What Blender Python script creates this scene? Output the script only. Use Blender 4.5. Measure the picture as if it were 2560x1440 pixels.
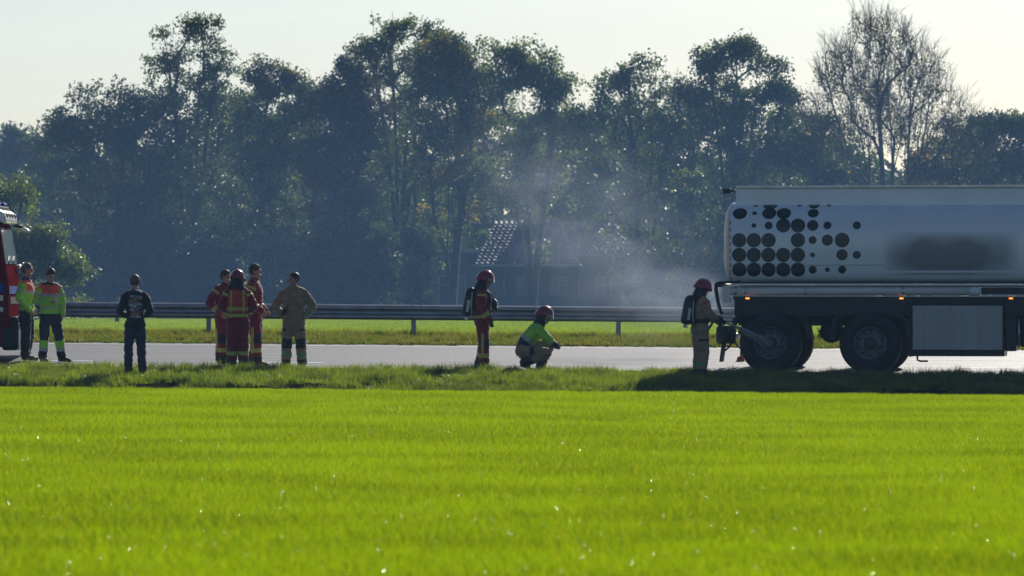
import bpy, bmesh, math, random
import numpy as np
from mathutils import Vector, Matrix, noise as mnoise

random.seed(7); np.random.seed(7)
R = math.radians
scene = bpy.context.scene
for _o in list(bpy.data.objects): bpy.data.objects.remove(_o)

# ------------------------------------------------------------------ camera
FPX = 13200.0            # focal length in pixels of the 2560 px wide photograph
CAMZ = 1.5
cam_d = bpy.data.cameras.new('camera'); cam = bpy.data.objects.new('camera', cam_d)
scene.collection.objects.link(cam); scene.camera = cam
cam_d.sensor_width = 36.0; cam_d.lens = FPX/2560*36.0
cam_d.clip_start = 0.5; cam_d.clip_end = 4000
cam.location = (0, 0, CAMZ); cam.rotation_euler = (R(90), 0, 0)
cam_d.dof.use_dof = True; cam_d.dof.focus_distance = 97.5; cam_d.dof.aperture_fstop = 4.3

# ------------------------------------------------------------------ world, sun, exposure
SUN_EL, SUN_AZ = 28.0, 18.0      # azimuth measured from the view axis towards the right
world = bpy.data.worlds.new('World'); scene.world = world; world.use_nodes = True
wn = world.node_tree; bg = wn.nodes['Background']
sky = wn.nodes.new('ShaderNodeTexSky'); sky.sky_type = 'NISHITA'; sky.sun_disc = False
sky.sun_elevation = R(SUN_EL); sky.sun_rotation = R(SUN_AZ)
sky.air_density = 0.7; sky.dust_density = 0.52; sky.ozone_density = 1.5; sky.altitude = 0
wn.links.new(sky.outputs[0], bg.inputs[0]); bg.inputs[1].default_value = 0.077
sun_d = bpy.data.lights.new('sun', 'SUN'); sun = bpy.data.objects.new('sun', sun_d)
scene.collection.objects.link(sun)
sun_d.energy = 5.0; sun_d.angle = R(0.5); sun_d.color = (1.0, 0.94, 0.84)
S = Vector((math.sin(R(SUN_AZ))*math.cos(R(SUN_EL)), math.cos(R(SUN_AZ))*math.cos(R(SUN_EL)), math.sin(R(SUN_EL))))
sun.rotation_euler = S.to_track_quat('Z', 'Y').to_euler()
sun.location = (20, 60, 60)
vs = scene.view_settings
vs.view_transform = 'Standard'; vs.look = 'None'; vs.gamma = 1.0; vs.exposure = 0.0; vs.use_curve_mapping = False
cy = scene.cycles
cy.use_denoising = True
try: cy.denoiser = 'OPENIMAGEDENOISE'
except Exception: pass
cy.max_bounces = 6; cy.diffuse_bounces = 3; cy.glossy_bounces = 3; cy.transmission_bounces = 4
cy.transparent_max_bounces = 16; cy.volume_bounces = 0; cy.volume_step_rate = 2.0; cy.volume_max_steps = 128
cy.sample_clamp_indirect = 4.0; cy.caustics_reflective = False; cy.caustics_refractive = False

# ------------------------------------------------------------------ helpers
def P(x, y, Y):
    """the point at depth Y seen at photograph pixel x, y"""
    return Vector(((x-1280)*Y/FPX, Y, CAMZ+(720-y)*Y/FPX))
def link(o): scene.collection.objects.link(o); return o
def tag(o, label=None, cat=None, group=None, kind=None):
    if label: o['label'] = label
    if cat: o['category'] = cat
    if group: o['group'] = group
    if kind: o['kind'] = kind
    return o
def empty(name, loc=(0, 0, 0), rz=0):
    o = bpy.data.objects.new(name, None); o.location = loc; o.rotation_euler = (0, 0, rz)
    o.empty_display_size = 0.2; return link(o)
def raw_mesh(name, v, f, mats, parent=None, midx=None, smooth=False):
    me = bpy.data.meshes.new(name)
    me.from_pydata([tuple(p) for p in v], [], f)
    for m in (mats if isinstance(mats, (list, tuple)) else [mats]): me.materials.append(m)
    if midx is not None: me.polygons.foreach_set('material_index', midx)
    if smooth: me.polygons.foreach_set('use_smooth', [True]*len(me.polygons))
    me.update()
    o = bpy.data.objects.new(name, me); link(o)
    if parent is not None: o.parent = parent
    return o
def np_mesh(name, verts, loops, nper, mats, midx=None):
    """fast mesh: verts (n,3), loops flat indices, every face nper corners (int or array)"""
    me = bpy.data.meshes.new(name)
    nl = len(loops)
    tot = np.full(nl//nper, nper, dtype=np.int32) if isinstance(nper, int) else np.asarray(nper, dtype=np.int32)
    st = np.concatenate(([0], np.cumsum(tot)[:-1])).astype(np.int32)
    me.vertices.add(len(verts)); me.vertices.foreach_set('co', np.asarray(verts, dtype=np.float32).ravel())
    me.loops.add(nl); me.loops.foreach_set('vertex_index', np.asarray(loops, dtype=np.int32))
    me.polygons.add(len(tot)); me.polygons.foreach_set('loop_start', st); me.polygons.foreach_set('loop_total', tot)
    for m in mats: me.materials.append(m)
    if midx is not None: me.polygons.foreach_set('material_index', np.asarray(midx, dtype=np.int32))
    me.update(calc_edges=True); me.validate()
    return me

class MB:
    """collects shapes and builds ONE mesh"""
    def __init__(s): s.v = []; s.f = []; s.sm = []
    def add(s, v, f, smooth=False):
        n = len(s.v); s.v += [Vector(p) for p in v]
        s.f += [tuple(i+n for i in q) for q in f]; s.sm += [smooth]*len(f); return s
    def box(s, a, b, bev=0.0):
        x0, y0, z0 = a; x1, y1, z1 = b
        if bev <= 0:
            v = [(x0,y0,z0),(x1,y0,z0),(x1,y1,z0),(x0,y1,z0),(x0,y0,z1),(x1,y0,z1),(x1,y1,z1),(x0,y1,z1)]
            return s.add(v, [(0,3,2,1),(4,5,6,7),(0,1,5,4),(1,2,6,5),(2,3,7,6),(3,0,4,7)])
        bm = bmesh.new(); bmesh.ops.create_cube(bm, size=1)
        for q in bm.verts:
            q.co = Vector(((x0+x1)/2+q.co.x*(x1-x0), (y0+y1)/2+q.co.y*(y1-y0), (z0+z1)/2+q.co.z*(z1-z0)))
        bmesh.ops.bevel(bm, geom=bm.edges[:], offset=bev, segments=2, affect='EDGES', profile=0.5)
        bm.verts.ensure_lookup_table()
        s.add([q.co.copy() for q in bm.verts], [tuple(w.index for w in q.verts) for q in bm.faces]); bm.free(); return s
    def tube(s, pts, rad, n=8, smooth=True, caps=True):
        pts = [Vector(p) for p in pts]
        if not isinstance(rad, (list, tuple)): rad = [rad]*len(pts)
        base = len(s.v); up = None
        for i, p in enumerate(pts):
            t = (pts[min(i+1, len(pts)-1)]-pts[max(i-1, 0)])
            t = t.normalized() if t.length > 1e-9 else Vector((0, 0, 1))
            if up is None:
                up = t.orthogonal().normalized()
            else:
                up = (up-t*up.dot(t)); up = up.normalized() if up.length > 1e-6 else t.orthogonal().normalized()
            w = t.cross(up)
            for k in range(n):
                a = 2*math.pi*k/n
                s.v.append(p+(up*math.cos(a)+w*math.sin(a))*rad[i])
        for i in range(len(pts)-1):
            for k in range(n):
                a = base+i*n+k; b = base+i*n+(k+1) % n
                s.f.append((a, b, b+n, a+n)); s.sm.append(smooth)
        if caps:
            s.f.append(tuple(base+k for k in reversed(range(n)))); s.sm.append(False)
            e = base+(len(pts)-1)*n
            s.f.append(tuple(e+k for k in range(n))); s.sm.append(False)
        return s
    def lathe(s, prof, axis, centre, n=24, smooth=True):
        """prof: list of (distance along axis, radius)"""
        ax = Vector(axis).normalized(); up = ax.orthogonal().normalized(); w = ax.cross(up)
        if abs(ax.y) > .7: up = (Vector((0,0,1))-ax*ax.z).normalized(); w = ax.cross(up)
        c = Vector(centre); base = len(s.v)
        for d, r in prof:
            for k in range(n):
                a = 2*math.pi*k/n; s.v.append(c+ax*d+(up*math.cos(a)+w*math.sin(a))*max(r, 1e-4))
        for i in range(len(prof)-1):
            for k in range(n):
                a = base+i*n+k; b = base+i*n+(k+1) % n
                s.f.append((a, b, b+n, a+n)); s.sm.append(smooth)
        return s
    def ell(s, c, r, n=12, m=8, rot=None):
        c = Vector(c); base = len(s.v)
        for i in range(m+1):
            th = math.pi*i/m
            for k in range(n):
                a = 2*math.pi*k/n
                p = Vector((r[0]*math.sin(th)*math.cos(a), r[1]*math.sin(th)*math.sin(a), r[2]*math.cos(th)))
                if rot is not None: p = rot @ p
                s.v.append(c+p)
        for i in range(m):
            for k in range(n):
                a = base+i*n+k; b = base+i*n+(k+1) % n
                s.f.append((a, a+n, b+n, b)); s.sm.append(True)
        return s
    def prism(s, poly, y0, y1, axis='y'):
        """poly of (x,z) extruded along y"""
        n = len(poly)
        v = [(p[0], y0, p[1]) for p in poly]+[(p[0], y1, p[1]) for p in poly]
        f = [tuple(range(n)), tuple(reversed(range(n, 2*n)))]
        f += [(i, i+n, (i+1) % n+n, (i+1) % n) for i in range(n)]
        return s.add(v, f)
    def xf(s, M): s.v = [M @ p for p in s.v]; return s
    def build(s, name, m, parent=None, merge=False):
        me = bpy.data.meshes.new(name); me.from_pydata([tuple(p) for p in s.v], [], s.f)
        me.materials.append(m); me.polygons.foreach_set('use_smooth', s.sm)
        bm = bmesh.new(); bm.from_mesh(me)
        if merge: bmesh.ops.remove_doubles(bm, verts=bm.verts[:], dist=1e-4)
        bmesh.ops.recalc_face_normals(bm, faces=bm.faces[:]); bm.to_mesh(me); bm.free(); me.update()
        o = bpy.data.objects.new(name, me); link(o)
        if parent is not None: o.parent = parent
        return o

# ------------------------------------------------------------------ materials
def pmat(name, col, rough=0.6, metal=0.0, var=0.12, scale=12.0, bump=0.0, bscale=60.0, coat=0.0, spec=0.5, coords='Object', col2=None, alpha=1.0):
    m = bpy.data.materials.new(name); m.use_nodes = True; nt = m.node_tree; b = nt.nodes['Principled BSDF']
    b.inputs['Roughness'].default_value = rough; b.inputs['Metallic'].default_value = metal
    b.inputs['Specular IOR Level'].default_value = spec; b.inputs['Coat Weight'].default_value = coat
    b.inputs['Coat Roughness'].default_value = 0.05
    b.inputs['Base Color'].default_value = (*col, 1)
    tc = nt.nodes.new('ShaderNodeTexCoord')
    if var > 0 or col2:
        nz = nt.nodes.new('ShaderNodeTexNoise'); nz.inputs['Scale'].default_value = scale; nz.inputs['Detail'].default_value = 4
        nt.links.new(tc.outputs[coords], nz.inputs['Vector'])
        rp = nt.nodes.new('ShaderNodeValToRGB')
        c2 = col2 if col2 else tuple(min(1, c*(1+var)) for c in col); c1 = col if col2 else tuple(c*(1-var) for c in col)
        rp.color_ramp.elements[0].position = .35; rp.color_ramp.elements[1].position = .65
        rp.color_ramp.elements[0].color = (*c1, 1); rp.color_ramp.elements[1].color = (*c2, 1)
        nt.links.new(nz.outputs['Fac'], rp.inputs['Fac']); nt.links.new(rp.outputs['Color'], b.inputs['Base Color'])
    if bump > 0:
        n2 = nt.nodes.new('ShaderNodeTexNoise'); n2.inputs['Scale'].default_value = bscale; n2.inputs['Detail'].default_value = 3
        nt.links.new(tc.outputs[coords], n2.inputs['Vector'])
        bp = nt.nodes.new('ShaderNodeBump'); bp.inputs['Strength'].default_value = bump; bp.inputs['Distance'].default_value = 0.02
        nt.links.new(n2.outputs['Fac'], bp.inputs['Height']); nt.links.new(bp.outputs['Normal'], b.inputs['Normal'])
    return m
def leafmat(name, dcol, tcol, tw=0.5, gloss=0.06, groughness=0.35, var=None, vscale=0.6):
    """thin leaf: diffuse + light coming through + a little sheen"""
    m = bpy.data.materials.new(name); m.use_nodes = True; nt = m.node_tree; nt.nodes.clear()
    out = nt.nodes.new('ShaderNodeOutputMaterial'); d = nt.nodes.new('ShaderNodeBsdfDiffuse'); t = nt.nodes.new('ShaderNodeBsdfTranslucent')
    g = nt.nodes.new('ShaderNodeBsdfGlossy'); g.inputs['Roughness'].default_value = groughness; g.inputs['Color'].default_value = (1, 1, 1, 1)
    mx = nt.nodes.new('ShaderNodeMixShader'); mx.inputs[0].default_value = tw
    m2 = nt.nodes.new('ShaderNodeMixShader'); m2.inputs[0].default_value = gloss
    d.inputs['Color'].default_value = (*dcol, 1); t.inputs['Color'].default_value = (*tcol, 1)
    if var:
        geo = nt.nodes.new('ShaderNodeNewGeometry'); nz = nt.nodes.new('ShaderNodeTexNoise')
        nz.inputs['Scale'].default_value = vscale; nz.inputs['Detail'].default_value = 3
        nt.links.new(geo.outputs['Position'], nz.inputs['Vector'])
        rp = nt.nodes.new('ShaderNodeMapRange'); rp.inputs[1].default_value = .38; rp.inputs[2].default_value = .62
        nt.links.new(nz.outputs['Fac'], rp.inputs[0])
        for node, c, c2 in ((d, dcol, var[0]), (t, tcol, var[1])):
            mc = nt.nodes.new('ShaderNodeMix'); mc.data_type = 'RGBA'
            mc.inputs[6].default_value = (*c, 1); mc.inputs[7].default_value = (*c2, 1)
            nt.links.new(rp.outputs[0], mc.inputs[0]); nt.links.new(mc.outputs[2], node.inputs['Color'])
    nt.links.new(d.outputs[0], mx.inputs[1]); nt.links.new(t.outputs[0], mx.inputs[2])
    nt.links.new(mx.outputs[0], m2.inputs[1]); nt.links.new(g.outputs[0], m2.inputs[2]); nt.links.new(m2.outputs[0], out.inputs['Surface'])
    return m
def emat(name, col, strength):
    m = bpy.data.materials.new(name); m.use_nodes = True; b = m.node_tree.nodes['Principled BSDF']
    b.inputs['Base Color'].default_value = (*col, 1); b.inputs['Emission Color'].default_value = (*col, 1)
    b.inputs['Emission Strength'].default_value = strength; return m

# ------------------------------------------------------------------ ground
PY = [-60, 20, 86.0, 87.6, 88.3, 88.8, 90.6, 91.5, 92.3, 93.2, 95.0, 97.0, 97.2, 105.2, 105.5, 107.5, 109.5, 112, 120, 150, 400, 3000]
PZ = [-.28, -.28, -.29, -.31, -.36, -.75, -.85, -.47, -.31, -.24, -.15, -.07, -.06, .34, .36, .40, .44, .42, .22, .19, .19, .19]
def prof(Y): return float(np.interp(Y, PY, PZ))
def grade(Y): return -0.008*float(np.interp(Y, [0, 30, 60, 115, 160], [.3, .5, 1, 1, 0]))
def g0(X, Y): return prof(Y)+grade(Y)*max(-40, min(40, X))
def bumpy(X, Y):
    a = float(np.interp(Y, [87, 88, 91, 96, 97.1, 97.2, 105.4, 106, 109, 112, 120], [.0, .03, .11, .06, .015, 0, 0, .02, .03, .02, 0]))
    return a*mnoise.noise(Vector((X*1.1, Y*1.4, 3.1)))+a*.5*mnoise.noise(Vector((X*3.3, Y*3.9, 7.7)))
def gz(X, Y): return g0(X, Y)+bumpy(X, Y)

m_field = pmat('field_soil', (.03, .04, .01), .9, var=.4, scale=3, coords='Object', bump=.3)
m_verge = pmat('verge_soil', (.022, .026, .010), 1.0, scale=2.2, bump=.8, bscale=25, col2=(.028, .019, .013), spec=.0)
m_meadow = pmat('meadow', (.10, .22, .02), .85, scale=.09, bump=.4, bscale=8, col2=(.14, .27, .03))
def strip_ground():
    ys = sorted(set(PY+list(np.arange(10, 86, 6))+list(np.arange(86, 97.2, .3))+list(np.arange(105.5, 121, .5))+list(np.arange(125, 300, 12))+[500, 800, 1500]))
    xs = [-900, -300, -120, -60, -40, -25, -18]+list(np.arange(-14, 14.1, .5))+[18, 25, 40, 60, 120, 300, 900]
    v = []; f = []; mi = []
    for Y in ys:
        for X in xs:
            z = gz(X, Y)
            if 97.25 < Y < 105.15: z -= .05
            v.append((X, Y, z))
    n = len(xs)
    for j in range(len(ys)-1):
        yc = (ys[j]+ys[j+1])/2
        k = 0 if yc < 88.0 else (1 if yc < 111.5 else 2)
        for i in range(n-1):
            a = j*n+i; f.append((a, a+1, a+n+1, a+n)); mi.append(k)
    o = raw_mesh('ground', v, f, [m_field, m_verge, m_meadow], midx=mi, smooth=True)
    return tag(o, kind='structure')
strip_ground()

# road sheet, 4 mm and more above the ground under it
def asphalt():
    m = bpy.data.materials.new('asphalt'); m.use_nodes = True; nt = m.node_tree; b = nt.nodes['Principled BSDF']
    tc = nt.nodes.new('ShaderNodeTexCoord')
    mp = nt.nodes.new('ShaderNodeMapping'); mp.inputs['Scale'].default_value = (.25, 3.2, 1)
    nt.links.new(tc.outputs['Object'], mp.inputs['Vector'])
    n1 = nt.nodes.new('ShaderNodeTexNoise'); n1.inputs['Scale'].default_value = 1.0; n1.inputs['Detail'].default_value = 5
    nt.links.new(mp.outputs[0], n1.inputs['Vector'])
    rp = nt.nodes.new('ShaderNodeValToRGB'); rp.color_ramp.elements[0].color = (.035, .034, .038, 1); rp.color_ramp.elements[1].color = (.17, .165, .17, 1)
    rp.color_ramp.elements[0].position = .35; rp.color_ramp.elements[1].position = .7
    nt.links.new(n1.outputs['Fac'], rp.inputs['Fac']); nt.links.new(rp.outputs[0], b.inputs['Base Color'])
    r2 = nt.nodes.new('ShaderNodeMapRange'); r2.inputs[1].default_value = .3; r2.inputs[2].default_value = .7; r2.inputs[3].default_value = .62; r2.inputs[4].default_value = .42
    nt.links.new(n1.outputs['Fac'], r2.inputs[0]); nt.links.new(r2.outputs[0], b.inputs['Roughness'])
    n2 = nt.nodes.new('ShaderNodeTexNoise'); n2.inputs['Scale'].default_value = 14; n2.inputs['Detail'].default_value = 4
    nt.links.new(tc.outputs['Object'], n2.inputs['Vector'])
    bp = nt.nodes.new('ShaderNodeBump'); bp.inputs['Strength'].default_value = .6; bp.inputs['Distance'].default_value = .012
    nt.links.new(n2.outputs['Fac'], bp.inputs['Height']); nt.links.new(bp.outputs[0], b.inputs['Normal'])
    return m
m_asph = asphalt()
m_paint = pmat('road_paint', (.72, .72, .70), .5, var=.12, scale=6)
m_pale = pmat('pale_shoulder', (.58, .57, .55), .5, var=.25, scale=3, bump=.2)
def sheet(name, x0, x1, y0, y1, dz, m, parent=None, nx=60):
    v = []; f = []
    for j, Y in enumerate((y0, y1)):
        for i in range(nx+1):
            X = x0+(x1-x0)*i/nx; v.append((X, Y, g0(X, Y)+dz))
    for i in range(nx): f.append((i, i+1, i+nx+2, i+nx+1))
    return raw_mesh(name, v, f, m, parent)
road = tag(sheet('road', -80, 80, 97.2, 105.3, .004, m_asph), kind='structure')
sheet('edge_line', -80, 80, 104.75, 104.9, .008, m_paint, road)
sheet('shoulder_strip', -80, 80, 97.25, 98.35, .008, m_pale, road)
sheet('lane_line', 1.9, 80, 101.85, 101.93, .008, m_paint, road)
for k in range(-4, 6):
    x0 = -0.25+k*4.35; sheet('lane_dash', x0, x0+1.05, 99.45, 99.6, .008, m_paint, road, nx=2)

# ------------------------------------------------------------------ grass
def blades_patch(name, size, n, h, hv, w, lean, mats, seed, clump=0, seg=2):
    rng = np.random.default_rng(seed)
    if clump:
        cc = rng.uniform(-size/2, size/2, (clump, 2)); idx = rng.integers(0, clump, n)
        xy = cc[idx]+rng.normal(0, size*.05, (n, 2)); hs = rng.uniform(.6, 1.35, clump)[idx]
    else:
        xy = rng.uniform(-size/2, size/2, (n, 2)); hs = np.ones(n)
    hh = h*hs*rng.uniform(1-hv, 1+hv, n); a = rng.uniform(0, 2*np.pi, n); b = rng.uniform(0, 2*np.pi, n)
    ld = rng.uniform(0, lean, n)*hh
    d = np.stack([np.cos(a), np.sin(a)], 1); s = np.stack([np.cos(b), np.sin(b)], 1)*(w*rng.uniform(.6, 1.3, n))[:, None]
    V = np.zeros((n, 5, 3)); 
    V[:, 0, :2] = xy-s/2; V[:, 1, :2] = xy+s/2; V[:, 0, 2] = V[:, 1, 2] = -.02
    mid = xy+d*(ld*.3)[:, None]
    V[:, 2, :2] = mid+s*.42; V[:, 3, :2] = mid-s*.42; V[:, 2, 2] = V[:, 3, 2] = hh*.55
    V[:, 4, :2] = xy+d*ld[:, None]; V[:, 4, 2] = hh*np.sqrt(np.clip(1-(ld/hh)**2*.5, .3, 1))
    base = (np.arange(n)*5)[:, None]
    loops = np.concatenate([base+np.array([[0, 1, 2, 3]]), base+np.array([[3, 2, 4]])], 1).ravel()
    nper = np.tile([4, 3], n)
    mi = np.repeat(rng.choice(len(mats), n, p=[.7]+[.3/(len(mats)-1)]*(len(mats)-1) if len(mats) > 1 else [1.0]), 2)
    me = np_mesh(name, V.reshape(-1, 3), loops, nper, mats, mi)
    return bpy.data.objects.new(name, me)
def scatter(name, pts, scl, protos, label, cat):
    col = bpy.data.collections.new(name+'_tufts')
    for p in protos: col.objects.link(p)
    me = bpy.data.meshes.new(name); me.from_pydata([tuple(p) for p in pts], [], [])
    at = me.attributes.new('scl', 'FLOAT_VECTOR', 'POINT'); at.data.foreach_set('vector', np.asarray(scl, dtype=np.float32).ravel())
    o = bpy.data.objects.new(name, me); link(o)
    ng = bpy.data.node_groups.new(name, 'GeometryNodeTree')
    ng.interface.new_socket('Geometry', in_out='INPUT', socket_type='NodeSocketGeometry')
    ng.interface.new_socket('Geometry', in_out='OUTPUT', socket_type='NodeSocketGeometry')
    gi = ng.nodes.new('NodeGroupInput'); go = ng.nodes.new('NodeGroupOutput')
    ip = ng.nodes.new('GeometryNodeInstanceOnPoints'); ci = ng.nodes.new('GeometryNodeCollectionInfo')
    ci.inputs['Collection'].default_value = col; ci.inputs['Separate Children'].default_value = True; ci.inputs['Reset Children'].default_value = True
    rv = ng.nodes.new('FunctionNodeRandomValue'); rv.data_type = 'INT'
    rv.inputs[4].default_value = 0; rv.inputs[5].default_value = 3; 
    mu = ng.nodes.new('ShaderNodeMath'); mu.operation = 'MULTIPLY'; mu.inputs[1].default_value = math.pi/2
    cx = ng.nodes.new('ShaderNodeCombineXYZ'); na = ng.nodes.new('GeometryNodeInputNamedAttribute'); na.data_type = 'FLOAT_VECTOR'
    na.inputs['Name'].default_value = 'scl'
    L = ng.links.new
    L(gi.outputs[0], ip.inputs['Points']); L(ci.outputs[0], ip.inputs['Instance']); ip.inputs['Pick Instance'].default_value = True
    L(rv.outputs[2], mu.inputs[0]); L(mu.outputs[0], cx.inputs['Z']); L(cx.outputs[0], ip.inputs['Rotation'])
    L(na.outputs['Attribute'], ip.inputs['Scale']); L(ip.outputs[0], go.inputs[0])
    md = o.modifiers.new('scatter', 'NODES'); md.node_group = ng
    return tag(o, label, cat, kind='stuff')

m_gr1 = leafmat('field_blade', (.085, .13, .001), (.345, .54, .0005), .6, .006, .35, var=((.05, .095, .0005), (.21, .34, .0005)), vscale=.35)
m_gr2 = leafmat('field_blade_yellow', (.14, .17, .002), (.50, .58, .002), .6, .015, .35)
m_vg1 = leafmat('verge_blade', (.065, .10, .008), (.34, .48, .012), .58, .05, .3, var=((.03, .052, .006), (.14, .21, .008)), vscale=1.6)
m_vg2 = leafmat('verge_blade_dry', (.11, .10, .035), (.22, .2, .06), .5, .04, .4)
m_bg1 = leafmat('berm_blade', (.07, .11, .01), (.2, .3, .015), .5, .04, .4)
m_bg2 = leafmat('berm_blade_dry', (.17, .15, .03), (.34, .3, .05), .5, .03, .4)

fp = [blades_patch('field_tuft', 1.0, 2600, .09, .5, .0065, .9, [m_gr1, m_gr2], 20+i) for i in range(5)]
pts = []; scl = []
for Y in list(np.arange(24.5, 86.6, 1.0))+[87.0, 87.35, 87.7]:
    hw = 1280*Y/FPX+2.2
    for X in np.arange(-math.ceil(hw)+.5, math.ceil(hw)+.5, 1.0):
        if Y > 86.6 and Y+.5 > 88.0+.45*mnoise.noise(Vector((X*.45, 0, 4)))+.25*mnoise.noise(Vector((X*1.7, 0, 9))): continue
        pts.append((X+random.uniform(-.05, .05), Y+random.uniform(-.05, .05), gz(X, Y))); q = 1.0+.07*mnoise.noise(Vector((X*.5, Y*.3, 1)))
        scl.append((1.04, 1.04, q*random.uniform(.92, 1.08)))
scatter('field_grass', pts, scl, fp, 'bright lime green young grass covering the foreground field', 'grass')

vp = [blades_patch('verge_tuft', .5, 380, .115, .6, .008, 1.0, [m_vg1, m_vg1, m_vg2], 40+i, clump=26) for i in range(6)]
pts = []; scl = []
for Y in np.arange(90.9, 97.3, .3):
    for X in np.arange(-12, 12, .36):
        n1 = mnoise.noise(Vector((X*.55, Y*.9, 5.5)))
        if Y < 93.2 and n1 > .12: continue
        q = 1.0+.9*mnoise.noise(Vector((X*1.3, Y*1.5, 9)))
        if Y > 96.4: q *= .95
        x, y = X+random.uniform(-.12, .12), min(97.25, Y+random.uniform(-.1, .1))
        pts.append((x, y, gz(x, y))); q *= random.uniform(.8, 1.2); scl.append((1, 1, max(.25, min(1.2, q*.85))))
scatter('verge_grass', pts, scl, vp, 'rough dark green grass of the verge along the near road edge', 'grass')

bp_ = [blades_patch('berm_tuft', .6, 380, .085, .5, .010, .9, [m_bg1, m_bg1, m_bg2], 60+i, clump=24) for i in range(4)]
bp2 = [blades_patch('dry_tuft', .6, 380, .12, .5, .010, .9, [m_bg2, m_bg1, m_bg1], 70+i, clump=24) for i in range(3)]
pts = []; scl = []
for Y in np.arange(105.45, 112.5, .45):
    for X in np.arange(-15, 15, .5):
        x, y = X+random.uniform(-.15, .15), Y+random.uniform(-.12, .12)
        q = 1+.5*mnoise.noise(Vector((X*.7, Y*.9, 2))); pts.append((x, max(105.4, y), gz(x, y))); scl.append((1, 1, max(.4, q)*(.55 if Y < 106 else 1)))
scatter('berm_grass', pts, scl, bp_+bp2, 'yellowish grass under the guardrail on the far side of the road', 'grass')

mp_ = [blades_patch('meadow_tuft', 3.0, 2600, .09, .4, .03, .7, [m_gr1, m_gr2], 80+i) for i in range(3)]
pts = []; scl = []
for Y in np.arange(114, 214, 2.9):
    hw = 1280*Y/FPX+4
    for X in np.arange(-hw, hw+2, 2.9): pts.append((X, Y, gz(X, Y))); scl.append((1, 1, random.uniform(.85, 1.15)))
scatter('meadow_grass', pts, scl, mp_, 'sunlit pale green meadow beyond the guardrail', 'grass')

# wet facets of dew on the field grass, turned about the sun-camera half vector so that they glint
m_dew = pmat('dew', (.9, .92, .95), .33, metal=1.0, var=0)
def dew():
    rng = np.random.default_rng(5); n = 3800
    Y = 27+60*rng.random(n)**.9; X = (rng.random(n)*2-1)*(1280*Y/FPX+1.5)
    z = np.array([gz(x, y) for x, y in zip(X, Y)])+rng.uniform(.085, .14, n)
    flat = Vector((.27, -.16, .49)).normalized()  # half vector of sun and camera, the aim of the facets' glint
    V = []; F = []
    for i in range(n):
        nn = (flat+Vector(rng.normal(0, .13, 3))).normalized(); a = nn.orthogonal().normalized(); b = nn.cross(a); c = Vector((X[i], Y[i], z[i])); r = .0006+.0014*rng.random()**2
        for k in range(6): V.append(c+(a*math.cos(k*math.pi/3)+b*math.sin(k*math.pi/3))*r)
        F += list(range(i*6, i*6+6))
    o = bpy.data.objects.new('dew', np_mesh('dew', np.array(V), np.array(F), 6, [m_dew])); link(o); tag(o, 'sparkling dew on the foreground grass', 'dew', kind='stuff')
dew()

# ------------------------------------------------------------------ guardrail
m_galv = pmat('galvanised_steel', (.27, .30, .35), .42, metal=.6, var=.15, scale=3, bump=.05)
m_galvd = pmat('weathered_post', (.30, .31, .33), .55, metal=.6, var=.2, scale=8)
m_bolt = pmat('bolt_steel', (.2, .2, .21), .4, metal=.9)
GY = 109.4; PSP = 512*GY/FPX
def rail_top(X): return 1.5-(762.0-720)*GY/FPX-.0088*(X-(1034-1280)*GY/FPX)
guard = empty('guardrail', (0, GY, g0(0, GY)))
tag(guard, 'long galvanised steel guardrail on posts along the far road edge', 'guardrail')
wprof = [(0.0, 0.0), (-.028, -.012), (-.062, -.028), (-.082, -.05), (-.082, -.085), (-.055, -.108), (-.018, -.128), (-.012, -.158), (-.018, -.188), (-.055, -.208), (-.082, -.231), (-.082, -.268), (-.062, -.288), (-.028, -.306), (0.0, -.316)]
def relw(p): return (p[0], p[1]-GY, p[2]-g0(0, GY))
for k in range(-5, 6):
    xa = (1034-1280)*GY/FPX+k*PSP; xb = xa+PSP+.14; off = -.004*(k % 2)
    v = []; f = []
    n = len(wprof)
    for X in (xa, xb):
        zt = rail_top(X)
        for (a, b) in wprof: v.append(relw((X, GY-.05+a+off, zt+b)))
        for (a, b) in wprof: v.append(relw((X, GY-.05+a+off+.005, zt+b)))
    for i in range(n-1):
        f.append((i, i+1, 2*n+i+1, 2*n+i)); f.append((n+i, 3*n+i, 3*n+i+1, n+i+1))
    f.append((0, 2*n, 3*n, n)); f.append((n-1, 2*n-1, 4*n-1, 3*n-1))
    o = raw_mesh('beam', v, f, m_galv, guard, smooth=False)
    X = xa+.07
    for dx in (-.09, .09):
        for dz in (-.067, -.25): MB().lathe([(0, .016), (.012, .015), (.016, .008)], (0, -1, 0), relw((X+dx, GY-.132+off, rail_top(X)+dz)), 8).build('bolt', m_bolt, o)
        MB().lathe([(0, .012), (.02, .012)], (0, 0, 1), relw((X+dx, GY-.085, rail_top(X)-.018)), 6).build('bolt', m_bolt, o)
    # post: sigma profile
    xp = xa
    zt = rail_top(xp)-.06; zb = gz(xp, GY)-.3
    pp = MB()
    for (x0, x1, y0, y1) in ((-.05, .05, -.03, -.025), (-.05, -.045, -.0249, .055), (.045, .05, -.0249, .055)):
        pp.add([relw((xp+x, GY+y, z)) for z in (zb, zt) for (x, y) in ((x0, y0), (x1, y0), (x1, y1), (x0, y1))],
               [(0, 3, 2, 1), (4, 5, 6, 7), (0, 1, 5, 4), (1, 2, 6, 5), (2, 3, 7, 6), (3, 0, 4, 7)])
    pp.build('post', m_galvd, guard)

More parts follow.
